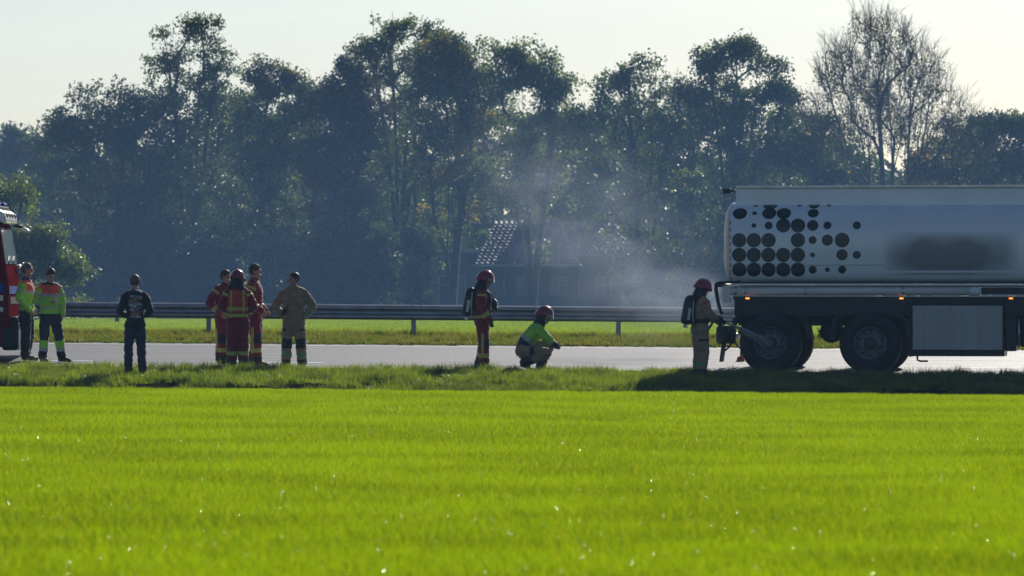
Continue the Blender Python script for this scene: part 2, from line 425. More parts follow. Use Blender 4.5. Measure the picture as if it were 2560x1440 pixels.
# ------------------------------------------------------------------ trees
m_bark = pmat('bark', (.055, .045, .035), .9, var=.35, scale=5, bump=.5, bscale=20)
m_barkp = pmat('pale_bark', (.10, .085, .065), .9, var=.35, scale=5, bump=.5, bscale=20)
LM = {
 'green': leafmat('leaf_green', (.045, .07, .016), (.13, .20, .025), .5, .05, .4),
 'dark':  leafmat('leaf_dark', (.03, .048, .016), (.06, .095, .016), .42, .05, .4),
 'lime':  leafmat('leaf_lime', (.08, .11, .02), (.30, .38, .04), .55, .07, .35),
 'brown': leafmat('leaf_brown', (.06, .035, .018), (.11, .055, .02), .42, .03, .5),
 'yellow': leafmat('leaf_yellow', (.15, .11, .025), (.48, .34, .05), .55, .04, .4),
 'red':   leafmat('leaf_red', (.045, .025, .016), (.075, .035, .018), .42, .03, .5),
}
def leaves(C, cnt, sig, size, rng, mix, clusters_kind=None):
    """C (n,3) cluster centres -> leaf diamonds"""
    n = len(C); cnt = np.asarray(cnt); idx = np.repeat(np.arange(n), cnt); N = len(idx)
    sg = np.asarray(sig)[idx][:, None]
    q = rng.normal(0, 1, (N, 3)); q /= np.linalg.norm(q, axis=1)[:, None]
    p = C[idx]+q*(rng.random(N)**.45)[:, None]*sg*1.75*np.array([1, 1, .74])
    d = rng.normal(0, 1, (N, 3)); d[:, 2] -= .35; d /= np.linalg.norm(d, axis=1)[:, None]
    u = np.cross(d, rng.normal(0, 1, (N, 3))); u /= np.linalg.norm(u, axis=1)[:, None]
    s = size*rng.uniform(.55, 1.35, N)[:, None]
    k = np.cross(d, u)*s*.12
    V = np.stack([p-d*s*.5, p+u*s*.34+k, p+d*s*.5, p-u*s*.34+k], 1).reshape(-1, 3)
    F = (np.arange(N)[:, None]*4+np.arange(4)[None]).ravel()
    names = list(mix); pr = np.array([mix[q] for q in names]); pr = pr/pr.sum()
    base = rng.choice(len(names), n, p=pr)[idx]
    swap = rng.random(N) < .2; base = np.where(swap, rng.choice(len(names), N, p=pr), base)
    return V, F, base, [LM[q] for q in names]
def grow(root, tops, C, rng, bend=.25, climb=.8):
    """skeleton through cluster centres; returns nodes, parents"""
    nodes = [np.array(root, float)]; par = [-1]; trunk_ids = [0]
    for top in tops:                              # leaders
        a = nodes[0]; top = np.array(top, float); m = 7; prev = 0
        for i in range(1, m+1):
            t = i/m; q = a+(top-a)*np.array([t**1.35, t**1.35, t])
            q = q+rng.normal(0, .05, 3)*np.array([1, 1, 0])*np.linalg.norm(top-a)*.12*min(1, bend*4)
            nodes.append(q); par.append(prev); prev = len(nodes)-1
    order = np.argsort(np.linalg.norm((C-np.array(root))*np.array([1.4, 1.4, .6]), axis=1))
    leaf_id = np.zeros(len(C), int)
    for ci in order:
        c = C[ci]; N = np.array(nodes); dv = c-N; dist = np.linalg.norm(dv, axis=1)
        cost = dist+climb*np.maximum(0, N[:, 2]-c[2]+.25*np.hypot(dv[:, 0], dv[:, 1]))
        j = int(np.argmin(cost+(np.arange(len(N)) == 0)*1.5)); a = N[j]; L = dist[j]
        k = max(1, int(L/.9)); prev = j
        for i in range(1, k+1):
            t = i/k; q = a+(c-a)*t
            if i < k: q = q+rng.normal(0, bend*.3, 3); q[2] -= .12*L*math.sin(math.pi*t)*.5
            nodes.append(q); par.append(prev); prev = len(nodes)-1
        leaf_id[ci] = prev
    N = np.array(nodes); par = np.array(par); n = len(N)
    wgt = np.ones(n)
    for i in range(n-1, 0, -1): wgt[par[i]] += wgt[i]
    for _ in range(5):                            # straighten the limbs: pull each joint between its parent and its heaviest children
        acc = np.zeros_like(N); ws = np.zeros(n); np.add.at(acc, par[1:], N[1:]*wgt[1:, None]); np.add.at(ws, par[1:], wgt[1:])
        has = ws > 0; has[0] = False; tgt = N.copy(); tgt[has] = .5*N[par[has]]+.5*acc[has]/ws[has][:, None]
        N[has] = N[has]*.4+tgt[has]*.6
    return N, par, leaf_id
def limbs_mesh(nodes, par, r0, rng, twig_r=.010, nside=5, twigs=None):
    n = len(nodes); w = np.ones(n)
    for i in range(n-1, 0, -1): w[par[i]] += w[i]
    rad = np.clip(r0*(w/w[0])**.52, twig_r, None)
    V = []; F = []
    def seg(a, b, ra, rb):
        d = b-a; L = np.linalg.norm(d)
        if L < 1e-6: return
        d = d/L; u = np.cross(d, [.3, .8, .52]); u /= np.linalg.norm(u); v = np.cross(d, u); base = len(V)
        for (p, r) in ((a-d*ra*.3, ra), (b, rb)):
            for k in range(nside):
                an = 2*math.pi*k/nside; V.append(p+(u*math.cos(an)+v*math.sin(an))*r)
        for k in range(nside):
            k2 = (k+1) % nside; F.extend((base+k, base+k2, base+nside+k2, base+nside+k))
    for i in range(1, n):
        ra = min(rad[par[i]], rad[i]*1.4); seg(nodes[par[i]], nodes[i], ra, rad[i])
    if twigs is not None:
        for a, b, r in twigs: seg(np.array(a), np.array(b), r, r*.5)
    return np.array(V), np.array(F)
def make_tree(name, label, cat, bx, Y, blobs, mix, seed, bend=.25, tw=.011, leaf=.14, per=46, sig=.27, leaders=None, r0=.2, group=None, bark=None, bare=0, depth=.8, climb=.8, dens=1.0, gap=-.13):
    """blobs: (x, y, rx, ry, clusters) in the plane at distance Y, sized by what the photograph shows"""
    rng = np.random.default_rng(seed); k = Y/FPX; bxm = (bx-1280)*k
    root = np.array([bxm, Y, gz(bxm, Y)-.15])
    C = []
    for (x, y, rx, ry, n) in blobs:
        n = int(n*4.0*dens); c = np.array(P(x, y, Y)); a = rx*k; b = ry*k; dd = min(a, 2.8)*depth
        q = rng.normal(0, 1, (n, 3)); q /= np.linalg.norm(q, axis=1)[:, None]; q *= (rng.random(n)**.42)[:, None]
        q *= np.where(rng.random(n) < .14, rng.uniform(1.0, 1.32, n), 1.0)[:, None]
        q = c+q*np.array([a, dd, b])
        keep = [mnoise.noise(Vector((u[0]*.85+seed*5, u[1]*.85, u[2]*1.0)))+.6*mnoise.noise(Vector((u[0]*2.1, u[1]*2.1+seed, u[2]*2.3))) > gap for u in q]
        C.append(q[np.array(keep, bool)])
    C = np.concatenate(C); C = C[C[:, 2] > root[2]+.35]
    if leaders is None:
        leaders = [(blobs[0][0], blobs[0][1])]
    tops = [np.array(P(x, y, Y))+np.array([0, rng.normal(0, .4), 0]) for x, y in leaders]
    nodes, par, lid = grow(root, tops, C, rng, bend=bend, climb=climb)
    twigs = []
    if bare:
        for c in C:
            out = c-root; out[2] *= .9; out /= np.linalg.norm(out)
            for _ in range(bare):
                d = out+rng.normal(0, .38, 3); d[2] += .35; d /= np.linalg.norm(d); L = rng.uniform(.5, 1.3)
                e = c+d*L; twigs.append((c, e, tw))
                for _ in range(2):
                    d2 = d+rng.normal(0, .45, 3); d2 /= np.linalg.norm(d2); s = c+d*L*rng.uniform(.3, .8); twigs.append((s, s+d2*rng.uniform(.25, .6), tw*.7))
    o = empty(name, (bxm, Y, root[2]+.15)); tag(o, label, cat, group)
    off = np.array([bxm, Y, root[2]+.15])
    V, F = limbs_mesh(nodes, par, r0, rng, twigs=twigs)
    me = np_mesh('trunk', V-off, F, 4, [bark or m_bark]); t = bpy.data.objects.new('trunk', me); link(t); t.parent = o
    cnt = np.maximum(1, (per*rng.uniform(.5, 1.5, len(C))).astype(int))
    V, F, mi, mats = leaves(C, cnt, sig*rng.uniform(.75, 1.3, len(C)), leaf, rng, mix)
    me = np_mesh('crown', V-off, F, 4, mats, mi); t = bpy.data.objects.new('crown', me); link(t); t.parent = o
    return o
TR = 'trees of the wood behind the meadow'
make_tree('tree', 'broad dark tree with drooping branches at the left end of the wood', 'tree', 300, 232,
  [(270, 300, 150, 90, 70), (170, 330, 85, 50, 26), (110, 350, 40, 45, 9), (380, 330, 120, 100, 60), (330, 470, 190, 130, 110), (300, 640, 180, 140, 90)], {'dark': 6, 'brown': 1, 'green': 1}, 1, leaders=[(290, 260), (200, 300), (380, 290)], r0=.28, group=TR)
make_tree('tree', 'tall airy tree with thin leaders rising above the broad dark tree', 'tree', 470, 236,
  [(500, 75, 55, 45, 22), (420, 130, 60, 65, 24), (540, 150, 60, 60, 22), (470, 210, 110, 60, 30), (400, 260, 70, 50, 16), (545, 270, 70, 70, 22), (480, 340, 110, 60, 20), (500, 520, 150, 140, 90)], {'dark': 3, 'green': 3}, 2, leaf=.13, per=34, sig=.21, gap=-.04,
  leaders=[(505, 45), (420, 90), (550, 110), (470, 100)], r0=.24, group=TR, climb=1.3)
make_tree('tree', 'mid green tree with brownish patch right of the tall airy tree', 'tree', 660, 233,
  [(660, 200, 60, 50, 24), (730, 230, 60, 55, 26), (640, 290, 80, 60, 36), (730, 330, 80, 70, 34), (660, 400, 110, 70, 50), (650, 560, 130, 150, 90)], {'green': 4, 'dark': 2, 'brown': 1.4, 'lime': 1}, 3, leaders=[(650, 170), (730, 200)], r0=.22, group=TR)
make_tree('tree', 'dark reddish tree left of the tallest central tree', 'tree', 870, 231,
  [(860, 200, 65, 50, 30), (900, 260, 85, 60, 34), (820, 270, 60, 60, 24), (880, 350, 100, 70, 40), (800, 400, 70, 70, 26), (860, 520, 110, 150, 80)], {'red': 2.2, 'dark': 4, 'brown': .6}, 4, leaders=[(860, 165), (920, 210)], r0=.22, group=TR)
make_tree('tree', 'tallest airy tree at the centre left of the wood', 'tree', 1000, 238,
  [(930, 50, 36, 36, 14), (990, 75, 60, 50, 26), (1070, 90, 45, 40, 14), (920, 130, 55, 45, 20), (1010, 160, 90, 60, 32), (930, 200, 60, 40, 14), (1020, 260, 80, 60, 20), (1000, 420, 130, 120, 60), (1000, 600, 130, 130, 50)], {'green': 4, 'dark': 1, 'lime': 1.2}, 5, leaf=.13, per=34, sig=.21, gap=-.04,
  leaders=[(930, 25), (985, 30), (1070, 60), (1020, 120)], r0=.25, group=TR, climb=1.3)
make_tree('tree', 'tree with yellow brown top at the centre of the wood', 'tree', 1130, 230,
  [(1110, 140, 75, 55, 36), (1160, 190, 60, 55, 28), (1090, 230, 90, 70, 44), (1180, 290, 60, 60, 20), (1100, 330, 100, 70, 36), (1120, 440, 110, 80, 40), (1110, 540, 60, 60, 12), (1160, 520, 40, 50, 6)], {'green': 3, 'yellow': 1.0, 'brown': 2, 'dark': 1.2, 'lime': .6}, 6, leaders=[(1110, 100), (1170, 150)], r0=.2, group=TR)
make_tree('tree', 'wide green tree with sunlit leaves on its right side', 'tree', 1330, 229,
  [(1220, 140, 50, 45, 16), (1290, 130, 60, 40, 22), (1340, 170, 60, 45, 22), (1260, 220, 80, 60, 34), (1380, 230, 70, 60, 34), (1440, 300, 60, 60, 28), (1330, 320, 110, 80, 50), (1450, 390, 45, 50, 16), (1300, 430, 120, 70, 40), (1370, 500, 70, 40, 12), (1250, 490, 60, 40, 8), (1350, 600, 30, 45, 4), (1225, 590, 30, 40, 4)], {'green': 4, 'lime': 3.2, 'dark': 1}, 7, gap=-.05, leaders=[(1300, 95), (1230, 110), (1400, 190)], r0=.22, group=TR)
make_tree('tree', 'loose tree with sky showing through left of the dense dome tree', 'tree', 1610, 231,
  [(1560, 195, 50, 36, 14), (1620, 165, 40, 30, 10), (1520, 240, 45, 45, 14), (1500, 320, 45, 60, 16), (1660, 210, 50, 45, 16), (1600, 280, 80, 55, 26), (1680, 310, 60, 60, 20), (1560, 370, 80, 60, 22), (1640, 420, 90, 60, 26), (1600, 580, 90, 110, 44), (1540, 480, 60, 50, 14)], {'green': 3, 'dark': 2, 'lime': .6}, 8, per=34, sig=.23, gap=.05, leaders=[(1560, 150), (1640, 150), (1690, 170)], r0=.2, group=TR, climb=1.1)
make_tree('tree', 'dense dome topped dark tree above the rear of the tank', 'tree', 1840, 232,
  [(1860, 135, 60, 40, 26), (1785, 150, 45, 40, 16), (1920, 190, 50, 45, 20), (1730, 220, 45, 45, 14), (1950, 250, 45, 40, 14), (1800, 240, 90, 60, 36), (1920, 270, 80, 60, 38), (1760, 320, 70, 60, 22), (1860, 350, 110, 70, 44), (1960, 370, 70, 60, 28), (1850, 480, 130, 90, 60), (1820, 620, 130, 110, 50)], {'dark': 4, 'green': 3, 'lime': .4}, 9, gap=-.04, leaders=[(1830, 110), (1900, 150), (1770, 145)], r0=.26, group=TR)
make_tree('tree', 'low rounded tree between the dome tree and the bare tree', 'tree', 2050, 233,
  [(2040, 330, 60, 50, 24), (2000, 380, 60, 60, 26), (2080, 400, 60, 60, 26), (2040, 480, 100, 70, 50), (2040, 620, 110, 110, 50)], {'dark': 4, 'green': 3}, 10, leaders=[(2040, 290)], r0=.18, group=TR)
make_tree('tree', 'nearly bare fan shaped tree with fine twigs above the tank', 'tree', 2230, 226,
  [(2180, 90, 60, 60, 26), (2250, 130, 60, 60, 26), (2100, 170, 70, 60, 26), (2300, 190, 60, 60, 28), (2180, 200, 90, 70, 40), (2060, 240, 50, 60, 18), (2240, 260, 110, 70, 50), (2350, 270, 50, 60, 22), (2120, 290, 90, 70, 36), (2390, 330, 40, 40, 10), (2200, 340, 110, 60, 34), (2310, 350, 80, 60, 26), (2120, 390, 70, 50, 16), (2025, 300, 30, 40, 8), (2430, 300, 30, 50, 8), (2400, 400, 50, 50, 12)], {'green': 3, 'brown': 1.2, 'yellow': 1, 'dark': 1}, 11, leaf=.11, per=17, sig=.3, gap=-.3, dens=.42,
  leaders=[(2175, 40), (2225, 60), (2290, 110), (2110, 130), (2350, 200), (2060, 210)], r0=.2, group=TR, bare=4, climb=1.15, bend=.08, tw=.008)
make_tree('tree', 'autumn yellow tree low to the right of the bare tree', 'tree', 2390, 235,
  [(2380, 350, 60, 50, 24), (2330, 410, 60, 45, 24), (2420, 420, 60, 50, 24), (2370, 500, 90, 70, 40), (2400, 620, 90, 100, 40)], {'yellow': 3, 'brown': 2, 'green': 3}, 12, per=50, leaders=[(2380, 310)], r0=.14, group=TR)
make_tree('tree', 'dark green tree at the right edge of the wood', 'tree', 2510, 236,
  [(2540, 310, 60, 50, 26), (2470, 320, 50, 50, 18), (2500, 400, 90, 70, 46), (2590, 380, 60, 90, 36), (2510, 520, 110, 90, 60), (2520, 640, 120, 90, 50)], {'dark': 5, 'green': 3}, 13, leaders=[(2540, 265), (2470, 280), (2590, 300)], r0=.2, group=TR)
make_tree('tree', 'pale willow like tree with glinting leaves beside the red engine', 'tree', 60, 168,
  [(10, 470, 80, 50, 26), (50, 560, 80, 60, 36), (110, 600, 60, 40, 18), (140, 665, 70, 45, 26), (30, 640, 90, 80, 40), (195, 700, 45, 40, 12), (110, 740, 110, 55, 40), (-40, 520, 70, 120, 36)], {'lime': 3, 'green': 4}, 14, gap=.06, leaf=.10, per=60, sig=.24, leaders=[(30, 430), (110, 600)], r0=.14)
# second row filling between the crowns
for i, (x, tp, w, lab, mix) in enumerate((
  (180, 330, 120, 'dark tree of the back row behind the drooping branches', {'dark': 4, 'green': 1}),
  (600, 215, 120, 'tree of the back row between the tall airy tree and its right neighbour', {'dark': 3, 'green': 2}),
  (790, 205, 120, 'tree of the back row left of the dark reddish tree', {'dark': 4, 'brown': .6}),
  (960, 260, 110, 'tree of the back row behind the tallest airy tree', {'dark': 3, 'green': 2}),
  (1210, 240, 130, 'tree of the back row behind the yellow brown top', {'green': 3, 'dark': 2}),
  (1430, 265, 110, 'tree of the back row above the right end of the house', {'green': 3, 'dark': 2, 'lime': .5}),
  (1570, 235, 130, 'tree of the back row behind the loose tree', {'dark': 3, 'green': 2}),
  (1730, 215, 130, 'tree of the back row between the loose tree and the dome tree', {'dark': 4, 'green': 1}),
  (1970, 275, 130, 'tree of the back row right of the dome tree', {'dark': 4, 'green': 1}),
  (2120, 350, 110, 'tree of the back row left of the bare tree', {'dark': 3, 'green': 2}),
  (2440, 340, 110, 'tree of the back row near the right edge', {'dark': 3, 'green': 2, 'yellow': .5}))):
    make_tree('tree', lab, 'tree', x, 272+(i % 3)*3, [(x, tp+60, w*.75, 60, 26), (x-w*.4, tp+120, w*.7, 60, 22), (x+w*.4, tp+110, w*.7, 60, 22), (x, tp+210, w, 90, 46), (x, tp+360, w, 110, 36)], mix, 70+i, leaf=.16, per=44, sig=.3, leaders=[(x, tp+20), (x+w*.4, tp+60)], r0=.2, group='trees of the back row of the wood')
# hazy far trees at the left
for i, (x, y, rx, ry, lab) in enumerate(((30, 375, 55, 55, 'far hazy blue tree at the left edge, the rounder one'), (95, 380, 45, 40, 'far hazy blue tree at the left edge, the lower one beside the drooping branches'))):
    make_tree('tree', lab, 'tree', x, 420, [(x, y, rx, ry, 50), (x, y+90, rx*1.3, 90, 80), (x, 640, rx*1.3, 110, 60)], {'green': 3, 'dark': 2}, 30+i, leaf=.34, per=26, sig=.45, r0=.3)
# undergrowth
UG = 'undergrowth shrubs under the trees'
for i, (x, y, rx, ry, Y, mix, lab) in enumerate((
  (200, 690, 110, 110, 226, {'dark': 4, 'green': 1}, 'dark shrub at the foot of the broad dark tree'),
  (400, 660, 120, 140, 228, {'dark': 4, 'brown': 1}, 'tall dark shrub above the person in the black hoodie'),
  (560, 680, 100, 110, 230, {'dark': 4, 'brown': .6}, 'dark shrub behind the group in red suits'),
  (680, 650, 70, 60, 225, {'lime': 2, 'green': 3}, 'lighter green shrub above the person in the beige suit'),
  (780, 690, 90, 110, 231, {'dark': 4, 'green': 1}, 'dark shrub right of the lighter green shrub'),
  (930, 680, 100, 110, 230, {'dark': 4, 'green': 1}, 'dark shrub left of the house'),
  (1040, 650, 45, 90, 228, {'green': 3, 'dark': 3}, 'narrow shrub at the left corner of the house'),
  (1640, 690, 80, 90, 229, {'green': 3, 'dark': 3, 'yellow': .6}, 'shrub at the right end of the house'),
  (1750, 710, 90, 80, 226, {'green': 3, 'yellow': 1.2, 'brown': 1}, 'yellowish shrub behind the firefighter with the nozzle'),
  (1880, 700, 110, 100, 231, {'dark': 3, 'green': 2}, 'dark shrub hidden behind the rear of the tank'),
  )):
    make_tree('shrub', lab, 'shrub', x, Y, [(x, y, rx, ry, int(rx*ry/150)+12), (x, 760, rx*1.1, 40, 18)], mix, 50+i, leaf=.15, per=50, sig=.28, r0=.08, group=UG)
# wood behind: one dense mass
def far_wood():
    rng = np.random.default_rng(99); n = 2200; Y = 292.0; k = Y/FPX
    x = rng.uniform(60, 2700, n)
    top = np.interp(x, [60, 150, 250, 500, 800, 1000, 1250, 1500, 1650, 1900, 2100, 2300, 2700], [560, 420, 360, 380, 390, 420, 440, 430, 410, 400, 410, 430, 380])+rng.normal(0, 16, n)
    y = top+(800-top)*rng.random(n)**1.1
    C = np.stack([(x-1280)*k, Y+rng.uniform(-3, 4, n), 1.5+(720-y)*k], 1)
    V, F, mi, mats = leaves(C, np.full(n, 34), np.full(n, .62), .42, rng, {'dark': 5, 'green': 2})
    o = bpy.data.objects.new('far_wood', np_mesh('far_wood', V, F, 4, mats, mi)); link(o)
    tag(o, 'dense dark mass of trees closing the view behind the wood and house', 'wood', kind='stuff')
far_wood()
# lone post in the meadow
pb = MB(); q = P(292, 808, 190); pb.tube([(0, 0, -.3), (0.01, 0, .55), (.015, 0, 1.0)], [.085, .08, .07], 8); po = pb.build('fence_post', pmat('weathered_wood', (.16, .13, .10), .9, var=.3), None)
po.location = (q.x, 190, gz(q.x, 190)); tag(po, 'lone wooden post in the meadow behind the person in black hoodie', 'post')
# ------------------------------------------------------------------ farmhouse seen between the trunks
m_brick = pmat('dark_brick', (.13, .10, .085), .9, scale=9, var=.35, bump=.4, bscale=30)
m_tile = pmat('glazed_tile', (.06, .063, .072), .64, var=.5, scale=1.2, spec=.4)
m_frame = pmat('window_paint', (.26, .27, .27), .5)
m_glass = pmat('window_glass', (.02, .025, .03), .05, var=0, spec=.8)
m_zinc = pmat('zinc', (.34, .36, .38), .4, metal=.7)
HY = 258.0
hk = HY/FPX
def hp(x, y, d=0.0): v = P(x, y, HY); return Vector((v.x, d, v.z))
house = empty('farmhouse', (0, HY, .19)); tag(house, 'low farmhouse with glinting tiled roof half hidden by trunks', 'house')
def hl(p): return (p[0], p[1], p[2]-.19)
def xm(x): return (x-1280)*hk
def zm(y): return 1.5+(720-y)*hk-.19
w = MB(); w.box((xm(1215), 0, 0), (xm(1440), 7.5, zm(662)-.02)); w.build('wall', m_brick, house)
w = MB(); w.box((xm(1441), 0.9, 0), (xm(1580), 6.5, zm(638)-.02)); w.build('wall', m_brick, house)
w = MB(); w.box((xm(1060), 1.2, 0), (xm(1214), 6.5, zm(630)-.02)); w.build('wall', m_brick, house)
# main roof: slope towards the viewer at 27 degrees, hipped
pitch = R(27)
def roof_slab(x0, x1, eave, y0, run, hip, name):
    m = MB(); zr = eave+math.tan(pitch)*run
    v = [(x0, y0, eave), (x1, y0, eave), (x1-hip, y0+run, zr), (x0+hip, y0+run, zr), (x0, y0+2*run, eave), (x1, y0+2*run, eave)]
    v2 = [(a, b, c-.12) for a, b, c in v]
    m.add(v+v2, [(0, 1, 2, 3), (3, 2, 5, 4), (1, 5, 2), (0, 3, 4), (0, 6, 7, 1), (1, 7, 11, 5), (5, 11, 10, 4), (4, 10, 6, 0), (6, 10, 11, 7)])
    return m.build(name, m_tile, house)
def tile_mesh():
    n = 6; v = []; f = []
    for j, (yy, zz) in enumerate(((0, .035), (.38, 0.0))):
        for i in range(n+1):
            t = i/n; v.append((t*.27, yy, zz+.022*math.sin(t*2*math.pi)))
    for i in range(n): f.append((i, i+1, n+2+i, n+1+i))
    b = len(v); v += [(p[0], p[1], p[2]-.03) for p in v[:n+1]]
    for i in range(n): f.append((i, b+i, b+i+1, i+1))
    me = bpy.data.meshes.new('roof_tile'); me.from_pydata(v, [], f); me.materials.append(m_tile); me.update(); return me
tme = tile_mesh()
def tiles(roof, x0, x1, eave, y0, run, hip, limit):
    L = run/math.cos(pitch); rows = int(L/.335); cnt = 0
    for r_ in range(rows):
        d = r_*.335; ins = hip*d/L; n = int((x1-x0-2*ins)/.26)
        for c in range(n):
            if cnt >= limit: return
            o = bpy.data.objects.new('roof_tile', tme); link(o); o.parent = roof
            o.location = (x0+ins+c*.26+.02, y0+d*math.cos(pitch)+random.uniform(-.006, .006), eave+d*math.sin(pitch)+.045)
            o.rotation_euler = (pitch+random.gauss(0, .05), random.gauss(0, .05), 0); cnt += 1
r1 = roof_slab(xm(1185), xm(1452), zm(662), -.5, 4.2, 1.0, 'roof'); tiles(r1, xm(1185), xm(1452), zm(662), -.5, 4.2, 1.0, 260)
r2 = roof_slab(xm(1436), xm(1600), zm(636), .5, 3.2, 1.2, 'roof'); tiles(r2, xm(1454), xm(1600), zm(636), .5, 3.2, 1.2, 90)
fr = MB(); fr.box((xm(1052), 1.0, zm(630)), (xm(1212), 6.7, zm(622))); fr.build('flat_roof', m_zinc, house)
for (x0, x1, y) in ((1183, 1454, 664), (1441, 1602, 638)):
    d = -.58 if y > 650 else .42
    g = MB(); g.tube([(xm(x0), d, zm(y)), (xm(x1), d, zm(y))], .06, 8); g.build('gutter', m_zinc, house)
for (x, y0) in ((1260, 664), (1447, 664)):
    d = -.06 if y0 > 650 else 1.14
    g = MB(); g.tube([(xm(x), d, zm(y0)), (xm(x), d, .05)], .045, 8); g.build('downpipe', m_zinc, house)
for (x0, x1, y0, y1, d) in ((1095, 1165, 688, 765, 1.2), (1290, 1335, 690, 740, 0.0), (1375, 1420, 690, 740, 0.0), (1490, 1530, 690, 740, .9)):
    fx = MB(); a, b, c, e = xm(x0), xm(x1), zm(y1), zm(y0); t = .07
    for (p0, p1) in (((a, d-.06, c), (a+t, d-.005, e)), ((b-t, d-.06, c), (b, d-.005, e)), ((a+t, d-.058, e-t), (b-t, d-.005, e)), ((a+t, d-.058, c), (b-t, d-.005, c+t)), (((a+b)/2-.03, d-.056, c+t), ((a+b)/2+.03, d-.005, e-t)), ((a+t, d-.054, e-.5), (b-t, d-.005, e-.44))):
        fx.box(p0, p1)
    win = fx.build('window', m_frame, house)
    for s in (0, 1):
        gp = MB(); xa = a+t if s == 0 else (a+b)/2+.03; xb = (a+b)/2-.03 if s == 0 else b-t
        gp.box((xa, d-.03, c+t), (xb, d-.02, e-t)); gp.build('pane', m_glass, win)
ch = MB(); ch.box((xm(1330)-.3, 3.4, zm(540)-.6), (xm(1330)+.3, 4.0, zm(520)+.55)); ch.build('chimney', m_brick, r1)
# ------------------------------------------------------------------ tank truck
m_white = pmat('white_tank_paint', (.72, .81, .90), .22, var=.04, scale=1.5, coat=.4)
m_grey = pmat('grey_end_paint', (.52, .50, .50), .35, var=.06, scale=2)
m_alu = pmat('aluminium', (.55, .57, .58), .35, metal=.8, var=.12, scale=4)
m_navy = pmat('dot_print', (.012, .018, .03), .3, var=.1, scale=3)
m_black = pmat('black_chassis', (.018, .019, .021), .55, var=.3, scale=6)
m_rubber = pmat('tyre_rubber', (.017, .017, .018), .75, var=.3, scale=7, bump=.2, bscale=40)
m_rim = pmat('dusty_rim', (.16, .165, .17), .5, metal=.5, var=.3, scale=7)
m_hub = pmat('dark_hub', (.04, .04, .043), .5, metal=.3, var=.3)
m_pipe = pmat('white_pipe', (.66, .67, .68), .3, var=.06, scale=2)
m_shut = pmat('shutter_aluminium', (.42, .45, .48), .45, metal=.35, var=.1, scale=5)
m_redrefl = pmat('red_reflective', (.35, .02, .03), .4, var=0)
m_amber = emat('amber_lamp', (1.0, .16, .02), 6.0)
TY = R(-9.0)                       # the truck stands slightly turned, its front nearer to the viewer
TY0 = 97.45; TX0 = (1925-1280)*TY0/FPX
ct, st_ = math.cos(-TY), math.sin(-TY)
TZ = g0(TX0, TY0)+.006
truck = empty('tank_truck', (TX0, TY0, TZ), TY)
tag(truck, 'white tank truck with rows of dark dots on its side, parked at the road edge', 'truck')
def tl(x):                          # photograph column on the near side -> metres along the truck
    q = (x-1280)/FPX; return (q*TY0-TX0)/(ct+q*st_)
def tz(y, x=2100):                  # photograph row on the near side -> height in truck space
    return CAMZ+(720-y)*(TY0-st_*tl(x))/FPX-TZ
def TB(a, b, name, m, parent=truck, bev=0.0): return MB().box(a, b, bev).build(name, m, parent)
# tank shell
half = [(1.25, -.02), (.62, -.02), (.30, -.015), (.15, .01), (.065, .07), (.02, .18), (.004, .38), (0, .62), (0, .82), (.012, 1.0), (.045, 1.14), (.115, 1.27), (.24, 1.385), (.42, 1.46), (.62, 1.485), (1.25, 1.49)]
zb = tz(705)
half = [(w, z*(tz(503)-zb)/1.49+zb) for w, z in half]
W = 2.5
ring = half+[(W-w, z) for w, z in reversed(half[1:-1])]
arc = [0.0]
for a, b in zip(half, half[1:]): arc.append(arc[-1]+math.hypot(b[0]-a[0], b[1]-a[1]))
def on_arc(s):
    return float(np.interp(s, arc, [p[0] for p in half])), float(np.interp(s, arc, [p[1] for p in half]))
zc = sum(p[1] for p in half)/len(half)
l0, l1 = tl(1824), 7.6
secs = [(l0-.20, .02), (l0-.19, .35), (l0-.165, .6), (l0-.12, .8), (l0-.065, .93), (l0-.02, .985), (l0, 1.0)]
def shell(secs, name, m):
    v = []; f = []; n = len(ring); zm_ = (zb+tz(503))/2
    for l, s in secs:
        for w, z in ring: v.append((l, W/2+(w-W/2)*s, zm_+(z-zm_)*s))
    for i in range(len(secs)-1):
        for k in range(n): f.append((i*n+k, i*n+(k+1) % n, (i+1)*n+(k+1) % n, (i+1)*n+k))
    return MB().add(v, f, True).build(name, m, truck)
shell(secs, 'rear_end', m_grey)
tank = shell([(l0, 1.0), (l0+.001, 1.0)]+[(l0+(l1-l0)*i/8, 1.0) for i in range(1, 9)]+[(l1+.06, .93), (l1+.16, .6), (l1+.19, .02)], 'tank', m_white)
# seam, weld line round the rear end
def surf(l, s, off=.004):
    w, z = on_arc(s); w2, z2 = on_arc(s+.01); t = Vector((w2-w, z2-z)).normalized(); nrm = Vector((-t.y, t.x))
    if nrm.x > 0: nrm = -nrm
    return Vector((l, w+nrm.x*off, z+nrm.y*off))
def s_of_z(z):
    return float(np.interp(z, [p[1] for p in half[2:-1]], arc[2:-1]))
def strip(l_a, l_b, s_a, s_b, name, m, parent, off=.004, nl=1, ns=4):
    v = []; f = []
    for i in range(nl+1):
        for j in range(ns+1): v.append(surf(l_a+(l_b-l_a)*i/nl, s_a+(s_b-s_a)*j/ns, off))
    for i in range(nl):
        for j in range(ns): a = i*(ns+1)+j; f.append((a, a+1, a+ns+2, a+ns+1))
    return MB().add(v, f, True).build(name, m, parent)
m_seam = pmat('seam_grey', (.25, .26, .27), .5, var=0)  # even grey of the thin panel seam line
strip(tl(1822), tl(2212), s_of_z(tz(663.6)), s_of_z(tz(662.2)), 'seam', m_seam, tank, .003)
for k in range(9):
    sa = s_of_z(tz(700)); sb = s_of_z(tz(545)); d = (sb-sa)/9
    strip(l0+.004, l0+.022, sa+d*k, sa+d*k+d*.62, 'reflector', m_redrefl, tank, .004)
